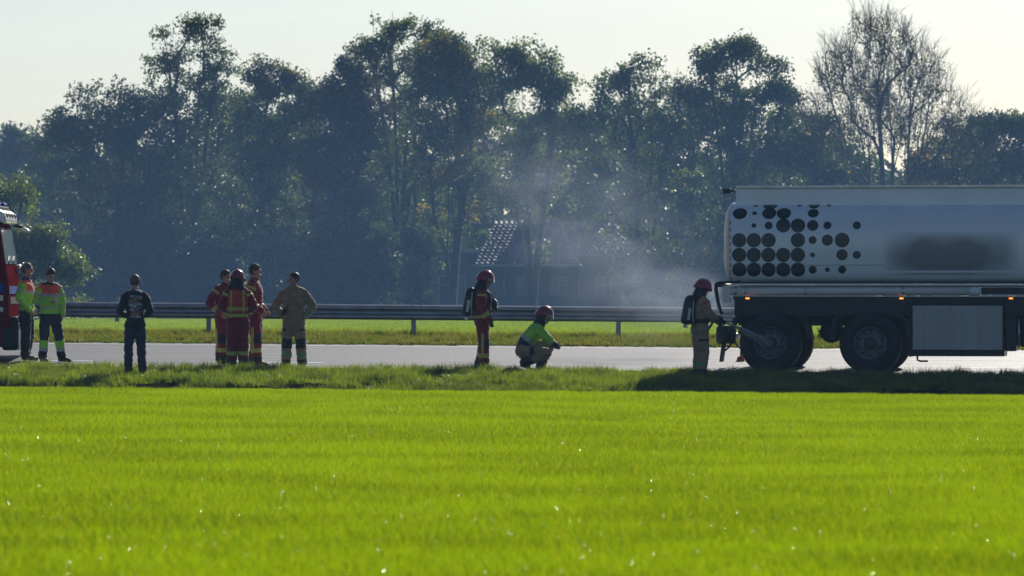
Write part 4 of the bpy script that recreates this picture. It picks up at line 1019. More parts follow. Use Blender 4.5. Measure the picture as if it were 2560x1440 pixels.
def person(label, x, Y, H, theta, pose, paint, head=(0, 0), bulk=1.0, hair=None, helmet=False, flap=False, group=None, vest=None, seed=0, dz=0.0, extra=None):
    """pose: joint positions in metres for a 1.8 m figure: +x the person's left, -y forward, z up"""
    k = H/1.8; random.seed(seed)
    J = dict(pel=(0, 0, .93), waist=(0, 0, 1.10), chest=(0, .005, 1.32), neck=(0, .015, 1.50), head=(0, -.02, 1.655),
             shL=(.178, .01, 1.415), elL=(.245, .04, 1.16), wrL=(.26, -.04, .92), shR=(-.178, .01, 1.415), elR=(-.245, .04, 1.16), wrR=(-.26, -.04, .92),
             hipL=(.09, 0, .90), knL=(.105, -.025, .50), anL=(.11, .02, .095), hipR=(-.09, 0, .90), knR=(-.105, -.025, .50), anR=(-.11, .02, .095),
             toeL=(.13, -.17, .045), toeR=(-.13, -.17, .045), hdL=None, hdR=None, pnL=None, pnR=None, curlL=.5, curlR=.5)
    J.update(pose); g = lambda q: Vector(J[q])*k
    pr = []; b = bulk*k
    lat = (g('shL')-g('shR')).normalized(); hlat = (g('hipL')-g('hipR')).normalized()
    pr.append(Prim('torso', [g('pel')+Vector((0, 0, -.03*k)), g('waist'), g('waist').lerp(g('chest'), .55), g('chest'), g('chest').lerp(g('neck'), .45), g('chest').lerp(g('neck'), .82)],
                   [(.165*b, .125*b), (.163*b, .122*b), (.178*b, .13*b), (.185*b, .132*b), (.175*b, .118*b), (.12*b, .085*b)], lat=lat))
    pr.append(Prim('pelvis', [g('hipR'), g('hipL')], [.115*b, .115*b]))
    for c_ in 'LR': pr.append(Prim('torso2', [g('neck').lerp(g('chest'), .12), g('neck').lerp(g('sh'+c_), .75)+Vector((0, 0, .01*k))], [.062*b, .062*b]))
    pr.append(Prim('neck', [g('chest').lerp(g('neck'), .8), g('neck').lerp(g('head'), .5)], [.062*k, .056*k]))
    hy, hp_ = R(head[0]), R(head[1]); HM = Matrix.Rotation(hy, 3, 'Z') @ Matrix.Rotation(hp_, 3, 'X'); hc = g('head'); hs = 1.06
    HP = lambda v: hc+HM @ (Vector(v)*k*hs)
    pr.append(Prim('head', [HP((0, .022, .02)), HP((0, .0, .045))], [(.074*k*hs, .092*k*hs), (.072*k*hs, .085*k*hs)], lat=HM @ Vector((1, 0, 0))))
    pr.append(Prim('head', [HP((0, -.03, -.045)), HP((0, -.05, -.085))], [(.056*k*hs, .05*k*hs), (.036*k*hs, .034*k*hs)], lat=HM @ Vector((1, 0, 0))))
    pr.append(Prim('head', [HP((0, -.083, .02)), HP((0, -.112, -.022))], [.010*k, .0155*k]))
    pr.append(Prim('head', [HP((-.03, -.078, .032)), HP((.03, -.078, .032))], [.012*k, .012*k]))
    pr.append(Prim('head', [HP((-.018, -.088, -.055)), HP((.018, -.088, -.055))], [.011*k, .011*k]))
    for s in (-1, 1): pr.append(Prim('head', [HP((s*.078, .015, .018)), HP((s*.08, .01, -.018))], [(.010*k, .02*k), (.009*k, .014*k)], lat=HM @ Vector((1, 0, 0))))
    for s, c in ((1, 'L'), (-1, 'R')):
        sh, el_, wr = g('sh'+c), g('el'+c), g('wr'+c)
        pr.append(Prim('uarm'+c, [sh.lerp(g('chest'), .15), sh, sh.lerp(el_, .5), el_], [.072*b, .072*b, .071*b, .066*b]))
        pr.append(Prim('farm'+c, [el_, el_.lerp(wr, .35), wr], [.066*b, .062*b, .050*b]))
        d = (wr-el_).normalized() if J['hd'+c] is None else Vector(J['hd'+c]).normalized()
        n = Vector((-s, 0, 0)) if J['pn'+c] is None else Vector(J['pn'+c])
        pr += hand_prims(wr, d, n, s, J['curl'+c])
        hi, kn, an, to = g('hip'+c), g('kn'+c), g('an'+c), g('toe'+c)
        pr.append(Prim('thigh'+c, [hi, hi.lerp(kn, .45), kn], [.102*b, .098*b, .084*b]))
        pr.append(Prim('calf'+c, [kn, kn.lerp(an, .35), an+Vector((0, 0, .03*k))], [.084*b, .083*b, .076*b]))
        pr.append(Prim('foot'+c, [an+(an-to).normalized()*.04*k+Vector((0, 0, -.045*k)), an.lerp(to, .5)+Vector((0, 0, -.005*k)), to], [(.042*k, .045*k), (.046*k, .045*k), (.044*k, .034*k)]))
    mb = MB()
    for q in pr: q.mesh(mb)
    me = bpy.data.meshes.new('tmp'); me.from_pydata([tuple(q) for q in mb.v], [], mb.f); ob = bpy.data.objects.new('tmp', me); link(ob)
    rm = ob.modifiers.new('r', 'REMESH'); rm.mode = 'VOXEL'; rm.voxel_size = VOX
    dg = bpy.context.evaluated_depsgraph_get(); m2 = bpy.data.meshes.new_from_object(ob.evaluated_get(dg)); bpy.data.objects.remove(ob); bpy.data.meshes.remove(me)
    n = len(m2.vertices); X = np.zeros(n*3); m2.vertices.foreach_get('co', X); X = X.reshape(-1, 3)
    ed = np.zeros(len(m2.edges)*2, dtype=np.int64); m2.edges.foreach_get('vertices', ed); ed = ed.reshape(-1, 2)
    D = []; TT = []
    for q in pr: d, t = q.dist(X); D.append(d); TT.append(t)
    for q in pr:
        if q.tag == 'torso2': q.tag = 'torso'
    D = np.array(D); TT = np.array(TT); wi = D.argmin(0); tags = np.array([q.tag for q in pr])[wi]; tv = TT[wi, np.arange(n)]
    soft = ~np.isin(tags, ['hand', 'head'])
    deg = np.bincount(ed.ravel(), minlength=n)[:, None]
    for it in range(6):                        # blend the joints of the clothed parts
        acc = np.zeros_like(X); np.add.at(acc, ed[:, 0], X[ed[:, 1]]); np.add.at(acc, ed[:, 1], X[ed[:, 0]]); av = acc/np.maximum(deg, 1)
        wgt = np.where(soft, .5, .12 if it < 3 else 0)[:, None]; X = X*(1-wgt)+av*wgt
    m2.vertices.foreach_set('co', X.ravel()); m2.update()
    N = np.zeros(n*3); m2.vertices.foreach_get('normal', N); N = N.reshape(-1, 3)
    sd = seed*3.7
    w1 = np.array([mnoise.noise(Vector((p[0]*9+sd, p[1]*9, p[2]*16))) + .6*mnoise.noise(Vector((p[0]*22+sd, p[1]*22, p[2]*30))) for p in X])
    X = X+N*(w1*.013*soft)[:, None]
    # paint: piece and material for every vertex
    Xl = X/k; piece = []; mat = []
    for i in range(n):
        a, m = paint(tags[i], tv[i], Xl[i]); piece.append(a); mat.append(m)
    h = (X-np.array(hc)) @ np.array(HM)/k/hs
    for i in np.nonzero(tags == 'head')[0]:
        p = h[i]
        if mat[i] == 'skin':
            if abs(abs(p[0])-.031) < .013 and abs(p[2]-.012) < .009 and p[1] < -.055: mat[i] = 'eye'
            elif abs(p[0]) < .024 and abs(p[2]+.056) < .008 and p[1] < -.06: mat[i] = 'lip'
    piece = np.array(piece); mat = np.array(mat)
    nf = len(m2.polygons); fs = np.zeros(nf, dtype=np.int32); ft = np.zeros(nf, dtype=np.int32); m2.polygons.foreach_get('loop_start', fs); m2.polygons.foreach_get('loop_total', ft)
    lv = np.zeros(len(m2.loops), dtype=np.int32); m2.loops.foreach_get('vertex_index', lv)
    clothed = piece != 'body'
    near_c = clothed.copy()
    B = X-N*(.009*near_c)[:, None]
    def sub(name, V, keep, parent, mats_of):
        used = sorted(set(mats_of)); mi = {q: i for i, q in enumerate(used)}
        loops = np.concatenate([lv[fs[f]:fs[f]+ft[f]] for f in keep]); uq, inv = np.unique(loops, return_inverse=True)
        me_ = np_mesh(name, V[uq], inv, ft[keep], [PM[q] for q in used], [mi[q] for q in mats_of])
        me_.polygons.foreach_set('use_smooth', [True]*len(me_.polygons))
        o = bpy.data.objects.new(name, me_); link(o)
        if parent is not None: o.parent = parent
        return o
    fpiece = piece[lv[fs]]; fmat = mat[lv[fs]]
    wx = (x-1280)*Y/FPX
    body = sub('person', B, np.arange(nf), None, list(np.where(fpiece == 'body', fmat, np.where(fmat == 'x', 'navy', fmat))))
    body.location = (wx, Y, gz(wx, Y)+.0+dz); body.rotation_euler = (0, 0, R(theta)); tag(body, label, 'person', group)
    for pc in sorted(set(fpiece)):
        if pc == 'body': continue
        V = X+N*(.007 if pc == 'vest' else 0.0)
        sub(pc, V, np.nonzero(fpiece == pc)[0], body, list(fmat[fpiece == pc]))
    if helmet:
        v = []; f = []; nu, nv = 24, 10
        for j in range(nv+1):
            th = (math.pi*.56)*j/nv
            for i in range(nu):
                a = 2*math.pi*i/nu; fx = math.sin(a); fy = -math.cos(a)          # a = 0 is the front
                rr = .118+.012*max(0, math.cos(a))
                sx, sy, sz = .122*math.sin(th)*fx, (.150*math.sin(th)*fy)+.008, .138*math.cos(th)
                if j >= nv-1: e = 1.10 if j == nv else 1.04; sx *= e; sy = sy*e+(.012 if fy > .5 else 0); sz -= .010*(j-nv+2)*(1 if fy > 0 else .2)
                ridge = .011*math.exp(-(fx*math.sin(th)/.16)**2)*max(0, math.cos(th*.75)); sz += ridge
                v.append(HP((sx, sy, sz+.047)))
        for j in range(nv):
            for i in range(nu): f.append((j*nu+i, j*nu+(i+1) % nu, (j+1)*nu+(i+1) % nu, (j+1)*nu+i))
        he = MB().add(v, f, True).build('helmet', m_helm, body)
        he.modifiers.new('s', 'SOLIDIFY').thickness = .006
        v = []; f = []
        for j in range(4):
            for i in range(13):
                a = R(-72+144*i/12); z = .046-.017*j; rr = 1.0+.03*j
                v.append(HP((.130*rr*math.sin(a), -.162*rr*math.cos(a)+.012, z+.012-.006*math.cos(a))))
        for j in range(3):
            for i in range(12): f.append((j*13+i, j*13+i+1, (j+1)*13+i+1, (j+1)*13+i))
        vi = MB().add(v, f, True).build('visor', m_visor if helmet == 'visor' else m_helm, he); vi.modifiers.new('s', 'SOLIDIFY').thickness = .005
    if flap:
        v = []; f = []
        for j in range(6):
            for i in range(17):
                a = R(82+196*i/16); z = .01-.036*j; rr = (.108+.011*j)
                v.append(HP((rr*math.sin(a), -rr*1.1*math.cos(a)+.01-.004*j, z)))
        for j in range(5):
            for i in range(16): f.append((j*17+i, j*17+i+1, (j+1)*17+i+1, (j+1)*17+i))
        fl = MB().add(v, f, True).build('neck_flap', m_flap, body); fl.modifiers.new('s', 'SOLIDIFY').thickness = .012
    if hair:
        v = []; f = []; nu, nv = 22, 12
        for j in range(nv+1):
            th = math.pi*.78*j/nv
            for i in range(nu):
                a = 2*math.pi*i/nu; fx = math.sin(a); fy = -math.cos(a); front = max(0, -fy)
                lim = math.pi*(.78-.40*front**.6) ; t2 = min(th, lim)
                bump_ = 1+.05*mnoise.noise(Vector((fx*5+seed, fy*5, t2*5)))
                v.append(HP((.083*math.sin(t2)*fx*bump_, .100*math.sin(t2)*fy*bump_+.018, .105*math.cos(t2)*bump_+.030)))
        for j in range(nv):
            for i in range(nu): f.append((j*nu+i, j*nu+(i+1) % nu, (j+1)*nu+(i+1) % nu, (j+1)*nu+i))
        MB().add(v, f, True).build('hair', hair, body)
    if extra: extra(body, k, g, HP)
    bpy.data.meshes.remove(m2)
    return body, k, g, HP

def scba(body, k, g, HP, mask=True, lean=0.0):
    """air cylinder on a back plate, straps, belt, hose and mask"""
    ap = MB(); ap.box((-.13*k, .15*k, 1.0*k), (.13*k, .185*k, 1.44*k), .015); back = ap.build('breathing_apparatus', m_cyl, body)
    c = Vector((0, .29*k, 1.0*k)); ax = Vector((0, .06+lean, 1)).normalized(); ax = Vector((0, -.2, 1)).normalized()
    MB().lathe([(0, .02), (.01, .07), (.05, .096), (.12, .1), (.42, .1), (.48, .09), (.53, .055), (.545, .01)], ax, c, 20).build('cylinder', m_cyl, back)
    s = 1
    for sx in (-1, 1):
        v = [(sx*.102*k, .25*k, 1.08*k), (sx*.102*k, .30*k, 1.08*k), (sx*.102*k, .27*k, 1.30*k), (sx*.102*k, .22*k, 1.30*k)]
        MB().add([Vector(q) for q in v]+[Vector(q)+Vector((sx*.004, 0, 0)) for q in v], [(0, 1, 2, 3), (4, 7, 6, 5), (0, 4, 5, 1), (1, 5, 6, 2), (2, 6, 7, 3), (3, 7, 4, 0)]).build('label_strip', m_silver, back)
        MB().tube([(sx*.10*k, .15*k, 1.40*k), (sx*.12*k, .10*k, 1.50*k), (sx*.12*k, .0, 1.515*k), (sx*.12*k, -.11*k, 1.43*k), (sx*.125*k, -.145*k, 1.30*k), (sx*.15*k, -.10*k, 1.14*k), (sx*.17*k, .03*k, 1.05*k)], [.024*k]*7, 8).build('shoulder_strap', m_cyl, back)
        MB().tube([(sx*.125*k, .19*k, 1.02*k), (sx*.125*k, .2*k, 1.2*k), (sx*.12*k, .18*k, 1.44*k)], .016*k, 8).build('frame_tube', m_silver, back)
    bl = MB(); bl.lathe([(0, 1), (.07*k, 1)], (0, 0, 1), (0, 0, 0), 24)
    bl.v = [Vector((q.x*.215*k, q.y*.17*k+.005, q.z+1.03*k)) for q in bl.v]; bo = bl.build('waist_belt', m_cyl, back); bo.modifiers.new('s', 'SOLIDIFY').thickness = .01
    vv = MB().tube([(0, .29*k, 1.0*k), (0, .30*k, .94*k)], [.025*k, .03*k], 10).build('valve', m_valve, back)
    MB().tube([(-.07*k, .295*k, .965*k), (.07*k, .295*k, .965*k)], [.026*k, .022*k], 10).build('valve_wheel', m_valve, back)
    if mask:
        mk = MB(); mk.ell((.03*k, -.215*k, 1.22*k), (.075*k, .06*k, .10*k), 14, 10); mo = mk.build('face_mask', m_cyl, body)
        MB().ell((.035*k, -.245*k, 1.225*k), (.06*k, .042*k, .07*k), 14, 10).build('lens', m_lens, mo)
        MB().tube([(.03*k, -.24*k, 1.16*k), (.03*k, -.25*k, 1.11*k)], .035*k, 10).build('regulator', m_cyl, mo)
        MB().tube([(.05*k, -.2*k, 1.3*k), (.07*k, -.16*k, 1.40*k), (.1*k, -.05*k, 1.50*k)], .012*k, 6).build('mask_strap', m_cyl, mo)
        MB().tube([(.03*k, -.24*k, 1.12*k), (-.1*k, -.2*k, 1.08*k), (-.17*k, -.05*k, 1.12*k), (-.14*k, .12*k, 1.2*k)], .014*k, 8).build('air_hose', m_cyl, mo)

# ---- paint rules -------------------------------------------------------------
def base_rule(t, tv, p, top, bottom, glove=None, boot_t=.86):
    if t in ('head',): return 'body', 'skin'
    if t == 'neck': return ('body', 'skin') if tv > .45 else ('jacket', top)
    if t == 'hand': return ('gloves', 'glove') if glove else ('body', 'skin')
    if t.startswith('foot'): return 'boots', 'boot'
    if t.startswith('calf'): return ('boots', 'boot') if tv > boot_t else ('trousers', bottom)
    if t.startswith('thigh'): return 'trousers', bottom
    if t == 'pelvis': return 'trousers', bottom
    return 'jacket', top
def fire_rule(base='red', hem=.90, glove=False, knee=True, vest=False):
    def f(t, tv, p):
        pc, m = base_rule(t, tv, p, base, base, glove)
        if pc == 'trousers' and p[2] > hem and not t.startswith('calf'): pc = 'jacket'
        if pc == 'jacket' and t in ('torso', 'pelvis') and p[2] < hem: pc = 'trousers'
        if base == 'red':
            if t.startswith('uarm') and .38 < tv < .5: m = 'yellow'
            if t.startswith('farm') and .55 < tv < .78: m = 'yellow'
            if pc == 'jacket' and t in ('torso', 'pelvis') and .97 < p[2] < 1.035: m = 'yellow'
            if t.startswith('calf') and .55 < tv < .72: m = 'yellow'
            if knee and t.startswith('calf') and tv < .28 and p[1] < -.02: m = 'knee'
            if knee and t.startswith('thigh') and tv > .8 and p[1] < -.02: m = 'knee'
            if t.startswith('thigh') and tv > .55 and abs(p[1]) < .025 and abs(p[0]) > .12: m = 'yellow'
            if t.startswith('calf') and tv < .55 and abs(p[1]-.0) < .022 and abs(p[0]) > .12: m = 'yellow'
        else:
            if knee and t.startswith('calf') and tv < .36 and p[1] < .02: m = 'knee'
            if knee and t.startswith('thigh') and tv > .86 and p[1] < .02: m = 'knee'
            if t.startswith('calf') and .58 < tv < .76: m = 'greenband'
            if t.startswith('farm') and .72 < tv < .98: m = 'greenband' if p[0] > 0 else base
            if t.startswith('uarm') and .36 < tv < .45 and p[0] < -.2 and abs(p[1]-.02) < .035: m = 'badge'
            if t.startswith('thigh') and .28 < tv < .52 and abs(p[0]) > .13: m = 'knee' if tv > .44 else base
        if vest and t in ('torso',) and p[2] > 1.06 and p[2] < 1.47 and abs(p[0]) < .19:
            pc = 'vest'; m = 'redvest'
            if 1.10 < p[2] < 1.155 or .095 < abs(p[0]) < .13: m = 'yellow'
        return pc, m
    return f
def hivis_rule(bands, orange_z=1.30, hem=.93):
    def f(t, tv, p):
        pc, m = base_rule(t, tv, p, 'lime', 'navy')
        if t in ('torso', 'pelvis'): pc, m = ('jacket', 'lime') if p[2] > hem else ('trousers', 'navy')
        if pc == 'jacket' and t in ('torso', 'neck', 'pelvis'):
            if p[2] > orange_z: m = 'orange'
            elif p[2] > orange_z-.06: m = 'grey'
            elif 1.02 < p[2] < 1.06: m = 'grey'
            if t == 'neck' or p[2] > 1.47: m = 'navy'
        if t.startswith('uarm'):
            if tv < .34: m = 'orange'
            elif .62 < tv < .72: m = 'grey'
            elif t == 'uarmR' and bands: m = 'limey'
        if t.startswith('farm') and .3 < tv < .42: m = 'grey'
        if bands and t.startswith('calf'):
            if .22 < tv < .62: m = 'lime'
            elif .62 <= tv < .76: m = 'grey'
        return pc, m
    return f
# ---- figures -----------------------------------------------------------------
pA = person('person in orange and lime jacket standing sideways closest to the fire engine', 66, 99.35, 1.86, 78,
  dict(elL=(.24, .07, 1.17), wrL=(.20, -.06, .96), elR=(-.25, .06, 1.16), wrR=(-.20, -.10, .95), anL=(.08, .03, .095), anR=(-.08, .0, .095), toeL=(.10, -.17, .045), toeR=(-.1, -.19, .045)), hivis_rule(False), head=(8, 6), hair=m_hairg, bulk=1.1, seed=1)
pB = person('person in orange and lime jacket looking down at a phone', 124, 98.9, 1.80, 24,
  dict(elR=(-.27, .02, 1.16), wrR=(-.10, -.24, 1.12), hdR=(.9, -.2, .12), pnR=(0, .5, .8), curlR=.7, elL=(.26, .03, 1.15), wrL=(.24, -.02, .90), hipL=(.09, 0, .9), knL=(.17, -.03, .5), anL=(.25, .03, .095), toeL=(.36, -.12, .045), anR=(-.13, .02, .095), knR=(-.11, -.03, .5), neck=(0, -.01, 1.49), head=(0, -.07, 1.635)), hivis_rule(True), head=(4, 26), hair=m_hair, bulk=1.08, seed=2)
def print_patch(body, k, g, HP):
    cols = [pmat('print_a', (.30, .07, .06), .8, var=.4, scale=30), pmat('print_b', (.36, .35, .37), .8, var=.4, scale=30), pmat('print_c', (.13, .17, .28), .8, var=.4, scale=30), pmat('print_d', (.36, .20, .10), .8, var=.4, scale=30)]
    rng = random.Random(4)
    def blot(x0, z0, w, h, m, off, tilt):
        n = 12; v = []; ca, sa = math.cos(tilt), math.sin(tilt)
        for i in range(n):
            a_ = 2*math.pi*i/n; e = rng.uniform(.8, 1.15); u, q_ = w*math.cos(a_)*e, h*math.sin(a_)*e; px_, pz_ = x0+u*ca-q_*sa, z0+u*sa+q_*ca
            px_ = max(-.128, min(.128, px_)); v.append((px_*k, (.162+off-.9*px_*px_-.10*abs(pz_-1.27)**1.5)*k, pz_*k))
        MB().add(v, [tuple(range(n))]).build('back_print', m, body)
    for x0, z0, w, h, m, tl_ in ((0, 1.40, .12, .035, 1, .1), (-.03, 1.375, .09, .03, 0, .2), (.05, 1.33, .08, .03, 3, -.2), (-.05, 1.28, .075, .035, 1, .3), (.05, 1.25, .08, .04, 1, .2), (-.02, 1.20, .1, .035, 2, -.1), (.06, 1.17, .06, .03, 1, .4), (-.06, 1.14, .06, .035, 0, .1), (.0, 1.10, .11, .03, 3, .1), (.0, 1.05, .12, .025, 1, 0)):
        blot(x0, z0, w, h, cols[m], rng.uniform(.006, .02), tl_)
def hood_rule(t, tv, p):
    pc, m = base_rule(t, tv, p, 'black', 'jeans', boot_t=.9)
    if t in ('torso', 'pelvis') and p[2] > .86: pc, m = 'hoodie', 'black'
    if t.startswith('thigh') and p[2] > .84: pc, m = 'hoodie', 'black'
    if pc == 'jacket': pc = 'hoodie'
    return pc, m
def hood(body, k, g, HP):
    print_patch(body, k, g, HP)
    MB().ell((0, .075*k, 1.47*k), (.115*k, .085*k, .06*k), 16, 10).build('hood', PM['black'], body)
pC = person('person in black hoodie with colourful back print and jeans, seen from behind', 338, 94.8, 1.83, 186,
  dict(elL=(.275, .03, 1.14), wrL=(.15, -.22, 1.06), elR=(-.275, .03, 1.14), wrR=(-.16, -.22, 1.06), anL=(.12, .02, .095), anR=(-.13, .02, .095), hipL=(.09, 0, .9), knL=(.115, -.02, .5)), hood_rule, head=(-10, 8), hair=m_hairg, bulk=.98, seed=3, extra=hood)
pD = person('bareheaded person in red suit at the back of the group of three', 563, 98.7, 1.79, 40,
  dict(elR=(-.33, .06, 1.17), wrR=(-.20, -.10, .98), elL=(.30, .05, 1.17), wrL=(.18, -.12, 1.0)), fire_rule('red'), head=(20, 8), hair=m_hair, bulk=1.2, seed=4)
pE = person('person in red helmet and red vest with yellow stripes, back to the viewer', 594, 97.45, 1.80, 182,
  dict(elL=(.30, .03, 1.17), wrL=(.20, -.18, 1.03), elR=(-.30, .03, 1.17), wrR=(-.20, -.18, 1.03)), fire_rule('red', vest=True, knee=False), head=(-30, 12), helmet=True, flap=True, bulk=1.24, seed=5)
pF = person('tall bareheaded person in red suit at the right of the group of three', 636, 98.2, 1.93, 82,
  dict(elL=(.25, .05, 1.17), wrL=(.20, -.14, .99), elR=(-.25, .08, 1.15), wrR=(-.20, -.14, .99), anL=(.08, .04, .095), anR=(-.1, -.06, .095), toeR=(-.12, -.25, .045), toeL=(.1, -.15, .045), knR=(-.1, -.05, .5)), fire_rule('red'), head=(4, 4), hair=m_hairs, bulk=1.18, seed=6)
pG = person('person in beige suit with dark knee patches, hands at the hips', 735, 97.7, 1.80, -8,
  dict(elR=(-.36, .05, 1.17), wrR=(-.21, -.10, 1.02), hdR=(.5, -.5, -.3), elL=(.35, .05, 1.16), wrL=(.24, -.06, .99), hdL=(-.3, -.2, -.9), anL=(.15, .02, .095), anR=(-.15, .02, .095), knL=(.13, -.02, .5), knR=(-.13, -.02, .5)), fire_rule('beige', hem=.93), head=(-52, 0), hair=m_hair, bulk=1.2, seed=7)
def gear_h(body, k, g, HP):
    scba(body, k, g, HP)
pH = person('person in red suit and red helmet with air cylinder, standing sideways', 1206, 97.5, 1.83, 90,
  dict(elL=(.25, .03, 1.17), wrL=(.25, -.10, .95), elR=(-.25, .02, 1.17), wrR=(-.25, -.13, .94), hdR=(0, -.35, -.9), head=(0, -.055, 1.64), neck=(0, 0, 1.5), anL=(.09, .06, .095), toeL=(.11, -.12, .045), anR=(-.1, -.04, .095), toeR=(-.12, -.24, .045)), fire_rule('red', glove=True), head=(0, 12), helmet='visor', flap=True, bulk=1.2, seed=8, extra=gear_h)
def crouch_rule(t, tv, p):
    pc, m = base_rule(t, tv, p, 'lime', 'beige', True, boot_t=.72)
    if t == 'torso':
        pc, m = 'jacket', 'lime'
        if tv < .22: m = 'navy'
        elif tv < .32: m = 'grey'
        if tv > .93: m = 'navy'
    if t.startswith('uarm') and .06 < tv < .2: m = 'grey'
    if t.startswith('farm'): m = 'lime' if tv < .35 else ('grey' if tv < .5 else 'navy')
    if t.startswith('farm') and tv > .7: pc, m = 'gloves', 'glove'
    if t == 'neck': pc, m = 'jacket', 'navy'
    if t.startswith('thigh') and .35 < tv < .55 and abs(p[0]) > .15: m = 'navy'
    return pc, m
pI = person('person in lime jacket, beige trousers and red helmet crouching at the road edge', 1338, 97.3, 1.83, 90,
  dict(pel=(0, .22, .42), waist=(0, .17, .56), chest=(0, -.0, .74), neck=(0, -.10, .89), head=(0, -.17, 1.01), shL=(.185, -.04, .81), shR=(-.185, -.04, .81),
       elL=(.25, -.22, .60), wrL=(.10, -.38, .50), elR=(-.25, -.24, .60), wrR=(-.10, -.38, .48), hdL=(-.6, -.5, -.3), hdR=(.6, -.5, -.3),
       hipL=(.1, .22, .40), knL=(.17, -.26, .50), anL=(.13, -.10, .095), toeL=(.15, -.30, .045), hipR=(-.1, .22, .40), knR=(-.18, -.20, .36), anR=(-.13, .20, .16), toeR=(-.14, .06, .045)), crouch_rule, head=(0, 16), helmet='visor', flap=True, bulk=1.18, seed=9)
pJ = person('person in beige suit and red helmet with air cylinder spraying water at the wheel', 1750, 95.7, 1.80, 112,
  dict(elL=(.25, -.10, 1.20), wrL=(.10, -.36, 1.10), elR=(-.26, -.08, 1.18), wrR=(-.12, -.36, 1.02), hdL=(-.2, -.9, -.2), hdR=(.2, -.9, .1), curlL=1.1, curlR=1.1, head=(0, -.06, 1.635), neck=(0, -.01, 1.5), anL=(.13, .0, .095), anR=(-.13, .03, .095)), fire_rule('beige', glove=True, knee=False), head=(-8, 14), helmet=True, flap=True, bulk=1.2, seed=10,
  extra=lambda b, k, g, HP: scba(b, k, g, HP, mask=False))
random.seed(21)
# ---- things held -------------------------------------------------------------
def at_hand(pp, w, d=(0, 0, 0)):
    body, k, g, HP = pp; v = g(w)+Vector(d)*k
    return body.location+(Matrix.Rotation(body.rotation_euler.z, 3, 'Z') @ v)
c = at_hand(pB, 'wrR', (.11, -.07, .055))
ph = MB().box((-.038, -.005, -.075), (.038, .005, .075), .004).build('phone', pmat('phone_case', (.012, .012, .014), .25)); ph.location = c; ph.rotation_euler = (R(-50), R(80), R(20))
MB().box((-.034, -.0065, -.07), (.034, -.0055, .07)).build('screen', pmat('phone_screen', (.02, .025, .03), .08), ph); tag(ph, 'dark phone held by the person in the orange and lime jacket', 'phone')
c = at_hand(pG, 'wrR', (.06, -.08, .04))
rd = MB().box((-.03, -.018, -.07), (.03, .018, .07), .008).build('radio', pmat('radio_case', (.015, .015, .018), .4)); rd.location = c; rd.rotation_euler = (R(15), R(25), 0)
MB().tube([(.018, 0, .07), (.018, 0, .19)], [.008, .006], 6).build('antenna', m_eblack, rd); tag(rd, 'black hand radio held by the person in the beige suit at the left', 'radio')
# nozzle, hose, water
n0 = P(1800, 800, 95.55); n1 = P(1812, 806, 95.75); wt = P(1924, 861, 97.42)
nd = (wt-n1).normalized()
nz_ = empty('hose_nozzle', n0); tag(nz_, 'black fire hose nozzle in the hands of the person beside the tank truck', 'nozzle')
MB().tube([(0, 0, 0), tuple((n1-n0)*.6), tuple(n1-n0)], [.034, .03, .036], 12).build('barrel', m_eblack, nz_)
MB().tube([(-.03, 0, .05), (-.01, 0, .075), (.02, 0, .07), (.05, 0, .02)], .011, 8).build('bail_handle', m_eblack, nz_)
MB().tube([(.01, 0, -.02), (.0, 0, -.12)], [.02, .017], 8).build('grip', m_eblack, nz_)
hp0 = n0-Vector((.0, 0, 0)); hz_ = lambda X, Y: gz(X, Y)+.04
hose = [tuple(n0-nd*.02), tuple(n0+Vector((-.12, .06, -.03))), tuple(n0+Vector((-.22, .22, -.2))), tuple(n0+Vector((-.2, .3, -.6)))]
q = n0+Vector((-.3, .4, 0)); hose.append((q.x, q.y, hz_(q.x, q.y)+.06))
for i in range(1, 26):
    X = q.x-.55*i; Yh = 96.3+.35*math.sin(i*.8)*min(1, i/4); hose.append((X, Yh, hz_(X, Yh)-.0))
ho = MB().tube(hose, .022, 8).build('fire_hose', pmat('hose_jacket', (.05, .045, .04), .8)); tag(ho, 'dark fire hose running from the nozzle through the verge grass', 'hose')
def jet():
    rng = np.random.default_rng(8); mb = MB(); L = (wt-n1).length
    a = nd.orthogonal().normalized(); b = nd.cross(a)
    for i in range(190):
        an = rng.uniform(0, 2*math.pi); r = math.sqrt(rng.random()); s0 = rng.uniform(0, .75)*L if i > 60 else 0; s1 = min(L, s0+rng.uniform(.25, .7)*L)
        pts_ = []
        for j in range(4):
            s = s0+(s1-s0)*j/3; rad = (.014+.042*s/L)*r
            pts_.append(n1+nd*s+a*math.cos(an)*rad+b*math.sin(an)*rad+Vector((0, 0, .03*math.sin(math.pi*s/L))))
        mb.tube(pts_, [.0044, .004, .0034, .0015], 4, caps=False)
    for i in range(1500):
        s = rng.random()**.8*L; rad = (.018+.10*(s/L)**1.3)*rng.random(); an = rng.uniform(0, 2*math.pi); c_ = n1+nd*s+a*math.cos(an)*rad+b*math.sin(an)*rad
        mb.ell(c_, [rng.uniform(.0015, .004)]*3, 4, 3)
    for i in range(500):
        d = Vector((rng.normal(-.1, .5), rng.normal(-.45, .25), rng.normal(.05, .45))); c_ = wt+d*rng.random()**1.5*.42; mb.ell(c_, [rng.uniform(.0012, .003)]*3, 4, 3)
    m = leafmat('water_spray', (.86, .93, 1.0), (.86, .93, 1.0), .5, .2, .15)
    o = mb.build('water_jet', m); tag(o, 'jet of water spraying from the nozzle onto the rear wheel', 'water', kind='stuff')
jet()
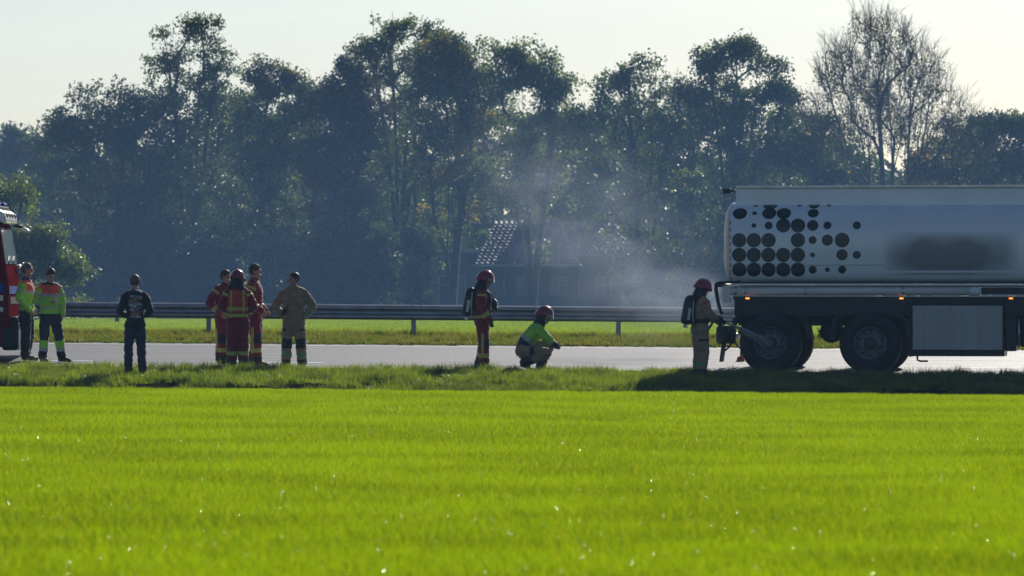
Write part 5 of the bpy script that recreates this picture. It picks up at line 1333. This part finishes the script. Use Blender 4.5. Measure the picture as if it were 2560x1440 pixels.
# ------------------------------------------------------------------ air: haze and smoke
def volume_mat(name, col, dens, aniso=0.0):
    m = bpy.data.materials.new(name); m.use_nodes = True; nt = m.node_tree; nt.nodes.clear()
    out = nt.nodes.new('ShaderNodeOutputMaterial'); v = nt.nodes.new('ShaderNodeVolumePrincipled')
    v.inputs['Color'].default_value = (*col, 1); v.inputs['Density'].default_value = dens; v.inputs['Anisotropy'].default_value = aniso
    nt.links.new(v.outputs[0], out.inputs['Volume']); return m, nt, v
hm, _, _ = volume_mat('haze_air', (.36, .62, 1.0), .00038, .0)
hb = MB(); hb.box((-70, -12, -2.2), (70, 450, 16.5)); hz = hb.build('haze', hm); tag(hz, kind='stuff')
def smoke(label, c, r, rot, dens, nscale=1.2, lo=.40, hi=.68, col=(.70, .80, .95), seed=0):
    m, nt, v = volume_mat('smoke', col, dens, .3)
    tc = nt.nodes.new('ShaderNodeTexCoord'); ln = nt.nodes.new('ShaderNodeVectorMath'); ln.operation = 'LENGTH'
    nt.links.new(tc.outputs['Object'], ln.inputs[0])
    fo = nt.nodes.new('ShaderNodeMapRange'); fo.interpolation_type = 'SMOOTHSTEP'; fo.inputs[1].default_value = 1.0; fo.inputs[2].default_value = .15
    fo.inputs[3].default_value = 0; fo.inputs[4].default_value = 1; nt.links.new(ln.outputs['Value'], fo.inputs[0])
    geo = nt.nodes.new('ShaderNodeNewGeometry'); mp = nt.nodes.new('ShaderNodeMapping'); mp.inputs['Location'].default_value = (seed, seed*2, 0); mp.inputs['Rotation'].default_value = (0, R(-35), 0); mp.inputs['Scale'].default_value = (.6, .8, 1.0)
    nt.links.new(geo.outputs['Position'], mp.inputs[0])
    nz = nt.nodes.new('ShaderNodeTexNoise'); nz.inputs['Scale'].default_value = nscale; nz.inputs['Detail'].default_value = 3; nz.inputs['Distortion'].default_value = .6
    nt.links.new(mp.outputs[0], nz.inputs['Vector'])
    rp = nt.nodes.new('ShaderNodeMapRange'); rp.inputs[1].default_value = lo; rp.inputs[2].default_value = hi; nt.links.new(nz.outputs['Fac'], rp.inputs[0])
    mu = nt.nodes.new('ShaderNodeMath'); mu.operation = 'MULTIPLY'; nt.links.new(fo.outputs[0], mu.inputs[0]); nt.links.new(rp.outputs[0], mu.inputs[1])
    m2 = nt.nodes.new('ShaderNodeMath'); m2.operation = 'MULTIPLY'; m2.inputs[1].default_value = dens; nt.links.new(mu.outputs[0], m2.inputs[0])
    nt.links.new(m2.outputs[0], v.inputs['Density'])
    o = MB().ell((0, 0, 0), (1, 1, 1), 24, 14).build('smoke', m, merge=True); o.location = c; o.scale = r; o.rotation_euler = rot
    return tag(o, label, 'smoke', kind='stuff')
smoke('thin pale smoke rising left of the tank truck in front of the trees', P(1480, 575, 103.5), (3.6, 2.0, 2.0), (0, R(40), 0), .17)
smoke('pale smoke drifting low over the guardrail beside the tank truck', P(1660, 735, 103.5), (2.0, 2.0, .75), (0, R(8), 0), .34, nscale=1.6, seed=3)
smoke('small puff of smoke at the rear corner of the tank truck', P(1788, 745, 98.9), (.22, .4, .42), (0, 0, 0), 1.1, nscale=3.0, seed=5)

bm2, _, _ = volume_mat('drifting_smoke', (.28, .55, 1.0), .0014, .1)
o = MB().ell((0, 0, 0), (1, 1, 1), 32, 20).build('smoke', bm2, merge=True); o.location = (3, 168, 1.5); o.scale = (36, 52, 8.5)
tag(o, 'thin bluish smoke hanging over the meadow in front of the wood', 'smoke', kind='stuff')
